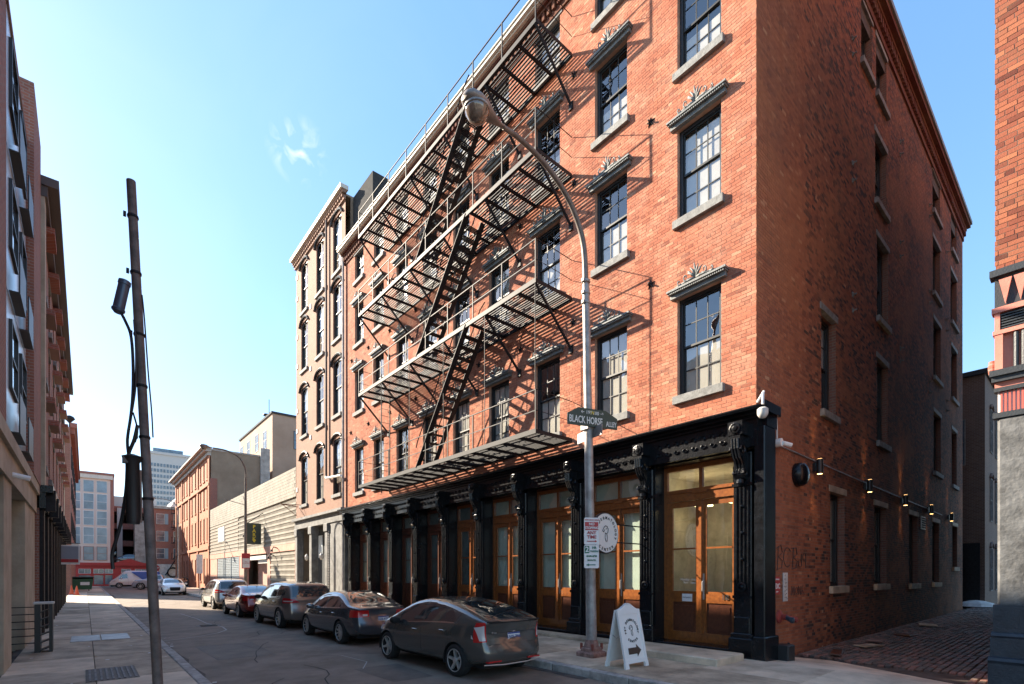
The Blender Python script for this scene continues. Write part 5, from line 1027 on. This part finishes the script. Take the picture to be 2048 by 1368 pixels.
gv = MB().box(25.0, 25.7, 4.53, 4.56, 3.65, 4.15).build('vent_grille', off_w); tag(gv, 'small pale slatted vent grille under the fourth wall light', 'vent')
for k in range(5): MB().box(25.03, 25.67, 4.515, 4.529, 3.70+k*.09, 3.75+k*.09).build('slat', dark_in, gv)
bb = MB().cbox(10.93, 11.28, 4.12, 4.40, .05, .42, .02).build('bait_box', darkframe); tag(bb, 'black box on the ground at the foot of the brick corner', 'box'); b2_ = MB().lathe((11.55, 4.35, .05), [(.12, 0), (.10, .2), (.05, .3), (.02, .36)], 8).build('small_black_cone', darkframe); tag(b2_, 'small black conical lump beside the black box at the corner', 'bag')
def graffiti(strokes, ox, oz, s, name, label, r=.008):
    mb = MB()
    for st_ in strokes: mb.tube([(ox+a*s, 4.565-.004, oz+b*s) for a, b in st_], r, 4)
    tag(mb.build(name, ink, kind=None), label, 'graffiti')
cir = lambda cx, cy, rr, a0=0, a1=2*PI, n=12: [(cx+rr*math.cos(a0+(a1-a0)*k/n), cy+rr*math.sin(a0+(a1-a0)*k/n)) for k in range(n+1)]
graffiti([[(0, 0), (.1, 1)], [(-.1, .9), (.35, 1.05), (.5, .75), (.1, .55), (.5, .4), (.45, .1), (-.05, .0)], cir(1.05, .55, .42, .7, 5.4), [(1.6, .1), (1.7, 1)], [(1.5, .95), (2.0, 1), (2.1, .7), (1.65, .55), (2.15, .4), (2.0, .1), (1.55, .05)], cir(2.45, .3, .18)+[(2.6, .75)], cir(2.95, .6, .18)+[(3.1, .1)]], 11.5, 1.98, .52, 'graffiti_tag', 'large looping black scrawled tag above the FDC sign')
graffiti([[(0, 0), (.1, .5), (.25, .1), (.4, .5), (.5, 0)], cir(.75, .25, .17), [(1.0, 0), (1.05, .5), (1.3, 0), (1.35, .5)], [(1.5, 0), (1.55, .5), (1.8, .5)], [(1.55, .25), (1.9, 0)]], 12.25, 1.4, .42, 'graffiti_tag', 'small black scribbled tag beside the scratched notice', .006)
stp = empty('door_step', (9.5, 5.7, .15), label='weathered stone step slab before the door of number 18', cat='step'); MB().cbox(9.0, 10.12, 4.65, 7.3, .15, .29, .02).build('slab', slab_ms[0], stp)
MB().cbox(9.75, 10.18, 7.35, 25.6, .15, .24, .02).build('stone_ledge', slab_ms[1], label='long low stone ledge along the foot of the black shopfront', cat='ledge')
MB().tube([(9.95, 4.47+.02, 4.9), (9.95, 4.47, 5.0)], .01, 4)

mh = empty('manhole_cover', (3.4, 21, 0), label='round dark iron manhole cover in the middle of the shaded road', cat='manhole'); MB().lathe((3.4, 21, .004), [(.40, 0), (.40, .006), (.36, .006), (.36, .003), (.33, .003)], 28).build('cover', sett_ms[2], mh)
for k in range(-3, 4): MB().box(3.4-.26, 3.4+.26, 21+k*.08-.012, 21+k*.08+.012, .0075, .0125).build('rib', iron, mh)
gr_ = empty('cellar_grate', (.35, 11.2, .15), label='rusty iron cellar grate let into the left pavement near the leaning pole', cat='grate'); MB().box(.0, .7, 10.5, 11.9, .149, .157).build('plate', patch_m, gr_)
for k in range(9): MB().box(.04+k*.075, .07+k*.075, 10.55, 11.85, .157, .166).build('bar', pole_left, gr_)
ht = empty('cellar_hatch', (.3, 17.5, .15), label='pair of dull metal hatch doors in the left pavement beyond the grate', cat='hatch')
for k in range(2): MB().cbox(-.3+k*.62, .3+k*.62, 16.9, 18.4, .15, .168, .005).build('hatch_door', galv, ht)
# ================================================================== vehicles
def lerp_curve(P, x):
    xs = [p[0] for p in P]; return float(np.interp(x, xs, [p[1] for p in P]))
def smoothed(P, L, n=400, win=9):
    x = np.linspace(0, L, n); y = np.interp(x, [p[0] for p in P], [p[1] for p in P]); k = np.hanning(win+2)[1:-1]; k /= k.sum(); yp = np.pad(y, win//2, mode='edge'); return x, np.convolve(yp, k, 'valid')[:n]
def in_poly(p, poly):
    x, y = p; c = False; n = len(poly)
    for i in range(n):
        (x0, y0), (x1, y1) = poly[i], poly[i-1]
        if (y0 > y) != (y1 > y) and x < (x1-x0)*(y-y0)/(y1-y0)+x0: c = not c
    return c
def wheel_meshes(Rw, spokes, key, CA={}):
    if key in CA: return CA[key]
    t = MB(); t.lathe((0, 0, 0), [(Rw*.66, -.09), (Rw*.78, -.105), (Rw*.95, -.10), (Rw, -.07), (Rw, .07), (Rw*.95, .10), (Rw*.78, .105), (Rw*.66, .09)], 36, 0, False)
    rm = MB(); rm.lathe((0, 0, 0), [(Rw*.68, .105), (Rw*.63, .10), (Rw*.60, .03), (Rw*.60, -.06), (Rw*.02, -.06)], 36, 0, False); r2 = Rw*.66
    sp = MB()
    for k in range(spokes):
        a = 2*PI*k/spokes; wd = .95/spokes if spokes < 7 else .75/spokes
        P_ = lambda r, da, x: (x, r*math.cos(a+da), r*math.sin(a+da))
        sp.add([P_(.05, -.6, .075), P_(r2*.96, -wd*.55, .10), P_(r2*.96, wd*.55, .10), P_(.05, .6, .075), P_(.05, -.6, .03), P_(r2*.96, -wd*.55, .05), P_(r2*.96, wd*.55, .05), P_(.05, .6, .03)], [(0, 1, 2, 3), (4, 7, 6, 5), (0, 4, 5, 1), (2, 6, 7, 3), (1, 5, 6, 2), (0, 3, 7, 4)])
    sp.lathe((0, 0, 0), [(.062, .06), (.06, .092), (.03, .10)], 14, 0); sp.lathe((0, 0, 0), [(Rw*.70, .09), (Rw*.71, .108), (Rw*.66, .11), (Rw*.64, .09)], 36, 0, False)
    CA[key] = (t.mesh('tyre', rubber, smooth=True), rm.mesh('rim', seam_m, smooth=True), sp.mesh('spokes', alu)); return CA[key]
def car(name, label, group, S, loc, rot, paint, scale=1.):
    L, W = S['L'], S['W']; xt, zt = smoothed(S['top'], L, win=S.get('win', 31)); xb, zbv = smoothed(S['belt'], L, win=31)
    T = lambda y: float(np.interp(y, xt, zt)); B = lambda y: min(float(np.interp(y, xb, zbv)), T(y)-.035)
    ys = sorted(set([0, .01, .03, .06, .1, L-.01, L-.03, L-.06, L-.1, L]+[round(.1+(L-.2)*k/72, 4) for k in range(73)])); bm = bmesh.new(); rings = []
    rk, fk = S.get('rk', [(.2, .06), (.45, .0), (.75, .02), (.95, .06), (1.1, .03), (2.5, .03)]), S.get('fk', [(.2, .10), (.45, .0), (.65, .03), (.9, .14), (2.5, .14)])
    tum = S.get('tum', .42)
    for y in ys:
        s = (y-L/2)/(L/2); a = S.get('ra', .13) if s < 0 else S.get('fa', .22); plan = (1-a*abs(s)**5)*(1-.05*abs(s)**24); w_ = W/2*plan; t = T(y); b = B(y)
        zb = .20+.08*max(0, abs(s)-.8)/.2; g = max(0, t-b); crown = .02+.05*min(1, g/.3)
        edge = t-crown-.02*min(1, g/.3); xe = lambda z: .955*w_-tum*(z-b)
        pts = [(0, zb), (.55*w_, zb), (.90*w_, zb+.01), (.965*w_, zb+.07), (.985*w_, zb+.16), (.99*w_, zb+.24), (1.0*w_, zb+(b-zb)*.55), (1.0*w_, zb+(b-zb)*.70), (.992*w_, zb+(b-zb)*.85), (.975*w_, b-.03), (.955*w_, b)]
        for q in (.2, .4, .6, .8, 1.0): z = b+(edge-b)*q; pts.append((xe(z), z))
        ex = xe(edge)
        for q, d in ((.97, .35), (.9, .62), (.75, .85), (.5, .96), (.25, 1.0), (0, 1.0)): pts.append((ex*q, edge+(t-edge)*d))
        half = []
        for x, z in pts:
            yy = y
            if y < .7: yy = y+lerp_curve(rk, z)*(1-y/.7)**1.0+ (abs(x)/(W/2))**4*.10*(1-y/.7)
            if y > L-.8: q = (y-L+.8)/.8; yy = y-lerp_curve(fk, z)*q-(abs(x)/(W/2))**3*.20*q
            half.append((x, yy, z))
        ring = [bm.verts.new(p) for p in half]+[bm.verts.new((-p[0], p[1], p[2])) for p in half[-2:0:-1]]; rings.append(ring)
    n = len(rings[0])
    for i in range(len(rings)-1):
        for k in range(n): bm.faces.new((rings[i][k], rings[i+1][k], rings[i+1][(k+1) % n], rings[i][(k+1) % n]))
    for ri, sg in ((0, 1), (-1, -1)):   # end caps as nested rings
        ring = rings[ri]; zc = .62; prev = ring
        for q in (.96, .88, .75, .55, .3):
            nw = []
            for v in ring:
                z = zc+(v.co.z-zc)*q; x = v.co.x*q; rim = v.co.y
                if ri == 0: y = lerp_curve(rk, z)+(abs(x)/(W/2))**4*.10
                else: y = L-lerp_curve(fk, z)-(abs(x)/(W/2))**3*.20
                nw.append(bm.verts.new((x, y, z)))
            for k in range(n):
                f = (prev[k], prev[(k+1) % n], nw[(k+1) % n], nw[k]); bm.faces.new(f if sg > 0 else f[::-1])
            prev = nw
        bm.faces.new(prev if sg > 0 else prev[::-1])
    bmesh.ops.remove_doubles(bm, verts=bm.verts, dist=.0004); bmesh.ops.recalc_face_normals(bm, faces=bm.faces)
    for _ in range(5): bmesh.ops.smooth_vert(bm, verts=bm.verts, factor=.5, use_axis_x=True, use_axis_y=True, use_axis_z=True)
    for v in bm.verts:
        if abs(v.co.x) < .03: pass
    AX = {'side': (1, 2), 'rear': (0, 2), 'front': (0, 2), 'top': (0, 1)}
    def region(view, poly, cond, mi, only=None):
        a, b = AX[view]; us = [p[0] for p in poly]; vs_ = [p[1] for p in poly]
        for i in range(len(poly)):
            p, q = poly[i-1], poly[i]; lo = (min(us)-.06, min(vs_)-.06); hi = (max(us)+.06, max(vs_)+.06)
            fs = [f for f in bm.faces if (lambda c: lo[0] < c[a] < hi[0] and lo[1] < c[b] < hi[1] and cond(c))(f.calc_center_median())]
            if not fs: continue
            co = [0, 0, 0]; co[a], co[b] = p; no = [0, 0, 0]; no[a], no[b] = q[1]-p[1], -(q[0]-p[0])
            if abs(no[a])+abs(no[b]) < 1e-6: continue
            geo = list({e for f in fs for e in f.edges} | {v for f in fs for v in f.verts})+fs
            bmesh.ops.bisect_plane(bm, geom=geo, plane_co=co, plane_no=no, dist=1e-4)
        out = []
        for f in bm.faces:
            c = f.calc_center_median()
            if cond(c) and in_poly((c[a], c[b]), poly) and (only is None or f.material_index in only): f.material_index = mi; out.append(f)
        return out
    mats = [paint, carglass, redlens, clearlens, seam_m, MATS['chrome'], MATS['car_trim']]; names = ['body', 'window', 'tail_light', 'headlight', 'panel_gap', 'bright_trim', 'lower_trim']
    side = lambda c: abs(c.x) > W*.28
    for g in S['glass']: region('side', g, lambda c: side(c) and c.z > .75, 1)
    for g in S.get('topglass', []): region('top', g, lambda c: c.z > .9, 1)
    for g in S.get('rearglass', []): region('rear', g, lambda c: c.y < .75 and c.z > .9, 1)
    for g, yl in S.get('tail', []):
        for s in (1, -1): region('rear', [(x*s, z) for x, z in g][::s], lambda c: c.y < yl and c.x*s > 0, 2)
    for g, yl in S.get('tailclear', []):
        for s in (1, -1): region('rear', [(x*s, z) for x, z in g][::s], lambda c: c.y < yl and c.x*s > 0, 3)
    for g in S.get('head', []):
        for s in (1, -1): region('front', [(x*s, z) for x, z in g][::s], lambda c: c.y > L-.7 and c.x*s > 0, 3)
    for g in S.get('grille', []): region('front', g, lambda c: c.y > L-.4, 4)
    for g in S.get('trim', []): region('side', g, lambda c: abs(c.x) > W*.4, 6)
    for y0, y1 in S.get('doors', []): region('side', [(y0, .38), (y0+.010, .38), (y1+.010, B((y0+y1)/2)), (y1, B((y0+y1)/2))], lambda c: abs(c.x) > W*.42, 4, (0,))
    if 'chr' in S: a = S['chr']; region('side', a, side, 5, (0,))
    for g in S.get('rgap', []): region('rear', g, lambda c: c.y < .5, 4, (0,))
    Rw = S['R']; RA = Rw+S.get('ag', .055)
    for wy in S['wheels']:
        circ = [(wy+RA*math.cos(k*PI/12), Rw+RA*math.sin(k*PI/12)) for k in range(24)]
        fs = region('side', circ, lambda c: abs(c.x) > W*.3, 4)
        bmesh.ops.delete(bm, geom=[f for f in fs], context='FACES')
    root = empty(name, (0, 0, 0), label=label, cat=S['cat'], group=group)
    for mi, (m, nm) in enumerate(zip(mats, names)):
        fs = [f for f in bm.faces if f.material_index == mi]
        if not fs: continue
        def emit(sel, nm):
            ids = {}; V = []; F_ = []
            for f in sel:
                F_.append([ids.setdefault(v, len(ids)) for v in f.verts])
            V = [None]*len(ids)
            for v, i in ids.items(): V[i] = v.co[:]
            me = bpy.data.meshes.new(nm); me.from_pydata(V, [], F_); me.materials.append(m); me.shade_smooth()
            o = link(nm, me, (0, 0, 0), root); return o
        if nm in ('tail_light', 'headlight'):
            for s in (1, -1):
                sel = [f for f in fs if f.calc_center_median().x*s > 0]
                if sel: emit(sel, nm)
        else:
            # each separate window its own part
            if nm == 'window':
                todo = set(fs)
                while todo:
                    st_ = [todo.pop()]; grp = []
                    while st_:
                        f = st_.pop(); grp.append(f)
                        for e in f.edges:
                            for g in e.link_faces:
                                if g in todo: todo.remove(g); st_.append(g)
                    if len(grp) > 3: emit(grp, 'window')
            else: emit(fs, nm)
    bm.free()
    u = MB(); u.box(-W/2+.24, W/2-.24, .25, L-.25, .2, .7)
    for wy in S['wheels']:
        for s in (-1, 1):
            n_ = 14; vs = []
            for x in (s*(W/2-.012), s*(W/2-.30)):
                for k in range(n_+1): a = -.25+(PI+.5)*k/n_; vs.append((x, wy+RA*math.cos(a), Rw+RA*math.sin(a)))
            u.add(vs, [(k, k+1, n_+2+k, n_+1+k) for k in range(n_)])
    u.build('underbody', seam_m, root)
    ty, rm_, sp = wheel_meshes(Rw, S['sp'], (Rw, S['sp']))
    for wy in S['wheels']:
        for s in (-1, 1):
            wh = empty('wheel', (s*(W/2-.125), wy, Rw), root)
            if s < 0: wh.rotation_euler = (0, 0, PI)
            for mm in (ty, rm_, sp): o = link(mm.name, mm, WL[wh.name], wh)
            wh.rotation_euler.x = random.uniform(0, 1)
    for s in (-1, 1):   # door mirrors, handles
        my = S['mirror']; z = B(my)+.07; m = MB(); vs = []; m.lathe((0, 0, 0), [(.02, -.10), (.075, -.08), (.095, -.02), (.095, .05), (.08, .07)], 12, 1); me = m
        me.v = [(s*(W/2+.07)+p[0]*1.25, my+p[1]*.8, z+p[2]*.85) for p in me.v]; me.bar((s*(W/2-.06), my+.02, z-.05), (s*(W/2+.03), my+.01, z-.02), .04, .05); me.build('mirror', paint if S.get('mp', 1) else seam_m, root, smooth=True)
        for hy in S['handles']: zz = B(hy)-.13; q = MB(); q.cbox(s*W/2-.014, s*W/2+.026, hy-.09, hy+.09, zz, zz+.028, .008); q.build('door_handle', S.get('hm', paint) or paint, root)
    if S.get('plate'):
        px, pz, txt = S['plate']; yy = lerp_curve(rk, pz)-.012
        p = MB().box(-.155+px, .155+px, yy, yy+.01, pz-.08, pz+.08).build('number_plate', sign_w, root); MB().box(-.155+px, .155+px, yy-.002, yy-.0005, pz+.052, pz+.08).build('plate_band', MATS['plate_blue'], p); MB().box(-.155+px, .155+px, yy-.002, yy-.0005, pz-.08, pz-.05).build('plate_band', yellow, p)
        put_text('plate_text', txt, .085, MATS['plate_blue'], (px, yy-.004, pz), (1, 0, 0), p, .001, .85)
    if S.get('extra'): S['extra'](root, S, B, T, rk)
    if S.get('antenna'): y = S['antenna']; MB().tube([(0, y, T(y)-.01), (.0, y-.12, T(y)+.16)], .006, 5).lathe((0, y, T(y)-.01), [(.03, 0), (.015, .03)], 8).build('antenna', seam_m, root)
    root.location = loc; root.rotation_euler = (0, 0, rot); root.scale = (scale,)*3; return root
mat('car_trim', (.02, .02, .02), .5); mat('plate_blue', (.03, .06, .22), .5)
def paint(n, c, rough=.22): return mat(n, c, rough, metal=.35, coat=1.0, spec=.6)
def prius_extra(root, S, B, T, rk):
    y = lerp_curve(rk, .93)-.004
    m = MB()
    for sx_, sz in ((.075, .05), (.03, .05), (.075, .022)):
        m.tube([(sx_*math.cos(t*PI/8), y-.006, .925+sz*math.sin(t*PI/8)+(.012 if sz < .03 else 0)) for t in range(17)], .006, 5)
    m.build('badge', chrome, root); put_text('model_lettering', 'Prius', .06, chrome, (-.46, lerp_curve(rk, .88)-.0, .875), (1, 0, 0), root, .001)
    MB().bar((-.42, .23, 1.165), (.28, .44, 1.245), .018, .02).build('rear_wiper', seam_m, root)
    MB().box(-.66, .66, .035, .07, 1.075, 1.10).build('tailgate_lip', seam_m, root)
    for s in (-1, 1): MB().box(s*.5-.16, s*.5+.16, lerp_curve(rk, .36)-.01, .1, .335, .36).build('reflector', redlens, root)
    MB().tube([(-.72, .07, .30), (-.3, .0, .28), (.3, .0, .28), (.72, .07, .30)], .012, 5).build('bumper_strip', alu, root)
PR = dict(cat='car', L=4.46, W=1.745, R=.315, wheels=(.84, 3.54), sp=5, ag=.045, tum=.40, fa=.30, ra=.14,
    top=[(0, 1.09), (.04, 1.12), (.25, 1.19), (.7, 1.32), (1.2, 1.425), (1.75, 1.485), (2.2, 1.49), (2.6, 1.42), (3.0, 1.27), (3.4, 1.09), (3.6, 1.0), (4.0, .89), (4.25, .78), (4.4, .66), (4.46, .58)],
    belt=[(0, 1.03), (.6, 1.02), (1.2, .985), (2.2, .93), (3.2, .87), (3.6, .83), (4.2, .74), (4.46, .6)], rk=[(.2, .13), (.3, .05), (.45, .0), (.62, .02), (.7, .09), (.88, .10), (.93, .10), (1.08, .02), (1.3, .02)],
    glass=[[(2.08, .99), (3.28, .90), (3.08, 1.05), (2.72, 1.24), (2.35, 1.36), (2.05, 1.41)], [(1.28, 1.04), (2.0, .99), (1.97, 1.415), (1.6, 1.41), (1.3, 1.35)], [(.86, 1.10), (.95, 1.04), (1.24, 1.04), (1.26, 1.345), (1.0, 1.24)]],
    topglass=[[(-.60, .13), (.60, .13), (.56, 1.15), (-.56, 1.15)], [(-.70, 3.25), (.70, 3.25), (.56, 2.45), (-.56, 2.45)]], tail=[([(.63, .72), (.84, .70), (.89, .82), (.89, 1.05), (.68, 1.08), (.65, .95)], .30)], tailclear=[([(.655, .745), (.745, .735), (.775, .98), (.69, 1.02)], .34), ([(.79, .76), (.895, .84), (.895, 1.04), (.82, 1.03)], .36)],
    head=[[(.5, .62), (.85, .68), (.85, .8), (.6, .74)]], doors=[(2.03, 2.03), (3.22, 3.18), (1.16, 1.02)], chr=[(.86, 1.025), (2.0, .975), (3.28, .88), (3.28, .90), (2.0, .99), (1.24, 1.04), (.95, 1.04)], mirror=2.98, mp=0, handles=(1.25, 2.28), plate=(.02, .78, 'LNW-2966'), antenna=1.5,
    trim=[[(1.2, .2), (3.1, .2), (3.1, .30), (1.2, .30)]], rgap=[[(-.62, 1.055), (.62, 1.055), (.62, 1.075), (-.62, 1.075)], [(-.62, .865), (.62, .865), (.62, .875), (-.62, .875)], [(-.60, .655), (.60, .655), (.60, .665), (-.60, .665)]], extra=prius_extra)
SD = dict(cat='car', L=4.6, W=1.8, R=.325, wheels=(1.0, 3.68), sp=10, tum=.42, fa=.26, ra=.16,
    top=[(0, 1.02), (.08, 1.06), (.45, 1.10), (.62, 1.13), (1.0, 1.30), (1.45, 1.435), (2.0, 1.475), (2.5, 1.45), (2.85, 1.36), (3.45, 1.04), (4.1, .93), (4.45, .78), (4.6, .62)], belt=[(0, .98), (.7, 1.0), (2, .95), (3.2, .90), (3.8, .86), (4.6, .6)], rk=[(.2, .1), (.45, .0), (.65, .01), (.75, .07), (.95, .08), (1.05, .03), (1.3, .02)],
    glass=[[(2.15, .99), (3.2, .93), (2.95, 1.12), (2.6, 1.32), (2.12, 1.39)], [(1.25, 1.02), (2.08, .99), (2.05, 1.39), (1.65, 1.37), (1.3, 1.27)], [(.98, 1.04), (1.21, 1.02), (1.25, 1.24)]], topglass=[[(-.62, .66), (.62, .66), (.52, 1.4), (-.52, 1.4)], [(-.68, 3.38), (.68, 3.38), (.54, 2.65), (-.54, 2.65)]],
    tail=[([(.40, .80), (.85, .78), (.9, .9), (.88, .98), (.42, .97)], .4)], tailclear=[([(.45, .82), (.58, .82), (.58, .87), (.45, .87)], .3)], head=[[(.45, .66), (.86, .72), (.86, .84), (.5, .78)]], grille=[[(-.35, .42), (.35, .42), (.4, .72), (-.4, .72)]], doors=[(2.12, 2.1), (3.25, 3.2), (1.35, 1.1)], mirror=3.0, handles=(1.4, 2.35), plate=(0, .72, 'KZB-4178'), trim=[], antenna=1.3,
    chr=[(1.0, 1.01), (2.1, .965), (3.2, .905), (3.2, .925), (2.1, .985), (1.0, 1.03)])
SV = dict(cat='car', L=4.65, W=1.84, R=.36, wheels=(.92, 3.64), sp=10, tum=.30, fa=.22, ra=.14, win=17,
    top=[(0, 1.0), (.03, 1.12), (.12, 1.3), (.3, 1.56), (.5, 1.62), (1.2, 1.68), (1.9, 1.69), (2.5, 1.64), (2.9, 1.52), (3.4, 1.2), (3.6, 1.13), (4.2, 1.04), (4.5, .88), (4.65, .66)], belt=[(0, 1.08), (.6, 1.12), (1.5, 1.07), (3.2, 1.01), (3.8, .98), (4.65, .65)], rk=[(.2, .12), (.45, .0), (.7, .02), (.9, .07), (1.05, .05), (1.7, .05)],
    glass=[[(2.2, 1.10), (3.3, 1.04), (3.0, 1.28), (2.65, 1.48), (2.17, 1.56)], [(1.25, 1.14), (2.12, 1.1), (2.1, 1.56), (1.3, 1.56)], [(.45, 1.22), (1.18, 1.15), (1.22, 1.55), (.8, 1.52)]], rearglass=[[(-.66, 1.14), (.66, 1.14), (.6, 1.52), (-.6, 1.52)]], topglass=[[(-.68, 3.4), (.68, 3.4), (.56, 2.75), (-.56, 2.75)]],
    tail=[([(.42, .95), (.86, .92), (.92, 1.0), (.9, 1.12), (.6, 1.06)], .55)], tailclear=[([(.66, .98), (.86, .97), (.86, 1.01), (.66, 1.01)], .5)], head=[[(.5, .78), (.87, .82), (.87, .92), (.55, .88)]], doors=[(2.16, 2.14), (3.32, 3.27), (1.4, 1.15)], mirror=3.1, mp=0, handles=(1.4, 2.4), plate=(0, .82, 'JHR-3052'), trim=[[(0.1, .2), (4.5, .2), (4.5, .36), (.1, .36)]], antenna=.7,
    chr=[(.5, 1.165), (1.2, 1.12), (3.3, 1.01), (3.3, 1.03), (1.2, 1.14), (.5, 1.185)])
dark_grey = paint('grey_brown_metallic', (.09, .085, .076)); blue_grey = paint('blue_black_metallic', (.065, .070, .08)); bronze = paint('bronze_metallic', (.20, .165, .14)); maroon = paint('maroon_metallic', (.26, .03, .02)); silver = paint('silver_metallic', (.42, .40, .38)); wht = mat('white_car_paint', (.72, .71, .68), .25, coat=1.)
G = 'cars parked along the right kerb'
car('parked_car', 'dark grey hatchback nearest the camera with sloping rear glass and LNW-2966 plate', G, PR, (6.0, 6.93, 0), R(1.4), dark_grey, .955)
car('parked_car', 'dark blue grey sedan parked directly in front of the grey hatchback', G, SD, (6.05, 12.35, 0), R(.5), blue_grey, .96)
car('parked_car', 'bronze sport utility car with wide dark rear window, third from the camera', G, SV, (5.98, 17.65, 0), R(1.5), bronze, .96)
car('parked_car', 'maroon sedan parked between the bronze and the silver utility cars', G, {**SD, 'plate': None}, (5.85, 23.2, 0), R(1), maroon, .95)
car('parked_car', 'silver utility car, farthest of the row along the right kerb', G, {**SV, 'plate': None}, (6.0, 29.7, 0), R(1), silver, .96)
car('white_car', 'white sedan facing the camera near the far junction', 'cars at the far junction', {**SD, 'plate': None}, (5.9, 56.4, 0), R(180), wht, 1.0)
VN = dict(cat='van', L=5.6, W=2.0, R=.36, wheels=(1.0, 4.5), sp=6, tum=.10, fa=.16, ra=.05, win=15, top=[(0, 2.2), (.1, 2.3), (1, 2.36), (3.6, 2.36), (4.0, 2.25), (4.75, 1.45), (5.0, 1.25), (5.5, 1.0), (5.6, .8)], belt=[(0, 1.3), (4, 1.3), (4.8, 1.2), (5.6, .7)], glass=[[(3.6, 1.3), (4.6, 1.25), (4.2, 1.85), (3.65, 1.95)]], topglass=[[(-.8, 4.7), (.8, 4.7), (.7, 4.05), (-.7, 4.05)]], head=[[(.6, .85), (.95, .9), (.95, 1.05), (.7, 1.0)]], tail=[], doors=[(3.55, 3.55), (4.5, 4.3)], mirror=4.3, handles=(3.7,), trim=[[(0.1, .2), (5.4, .2), (5.4, .42), (.1, .42)]])
def van_extra(root, S, B, T, rk):
    for s in (-1, 1):
        MB().add([(s*1.0, .05, 2.0), (s*1.02, .1, .8), (s*1.02, 1.6, .8), (s*1.015, 3.1, 2.05), (s*.93, 3.2, 2.2), (s*.93, .1, 2.2)], [(0, 1, 2, 3, 4, 5)]).build('blue_wrap', MATS['van_blue'], root)
mat('van_blue', (.05, .15, .55), .4)
car('delivery_van', 'white van with blue rear wrap crossing at the far end of the street', 'cars at the far junction', {**VN, 'extra': van_extra}, (7.7, 83.5, 0), R(90), wht, .97)
PT = dict(cat='truck', L=5.4, W=1.95, R=.42, wheels=(1.2, 4.4), sp=8, tum=.25, fa=.12, ra=.05, win=13, top=[(0, 1.15), (2.0, 1.15), (2.06, 1.2), (2.15, 1.85), (3.3, 1.88), (3.9, 1.35), (4.1, 1.28), (5.1, 1.2), (5.35, 1.0), (5.4, .8)], belt=[(0, 1.1), (4, 1.2), (5.4, .78)], glass=[[(2.3, 1.3), (3.7, 1.27), (3.3, 1.75), (2.35, 1.78)]], topglass=[[(-.8, 3.9), (.8, 3.9), (.65, 3.4), (-.65, 3.4)]], head=[[(.55, .9), (.92, .92), (.92, 1.05), (.6, 1.05)]], doors=[(2.2, 2.2), (3.75, 3.7)], mirror=3.6, handles=(2.5,), trim=[])
car('pickup_truck', 'pale blue white pickup truck partly hidden behind the leaning pole', 'cars at the far junction', PT, (9.2, 73.5, 0), R(80), paint('pale_blue_metallic', (.45, .52, .58)), .95)
car('dark_car', 'dark car just behind the white sedan at the far junction', 'cars at the far junction', {**SD, 'plate': None}, (11.5, 79, 0), R(90), blue_grey, .95)
for i, (x, y) in enumerate(((5.0, 106), (7.2, 101.2))): car('deck_car', ['dark car parked on the open parking deck', 'dark car standing against the concrete wall above the restaurant'][i], 'cars on the parking deck', {**SV, 'plate': None, 'tail': [], 'head': []}, (x, y, 4.5 if i == 0 else 3.5), R(90), blue_grey, .9)
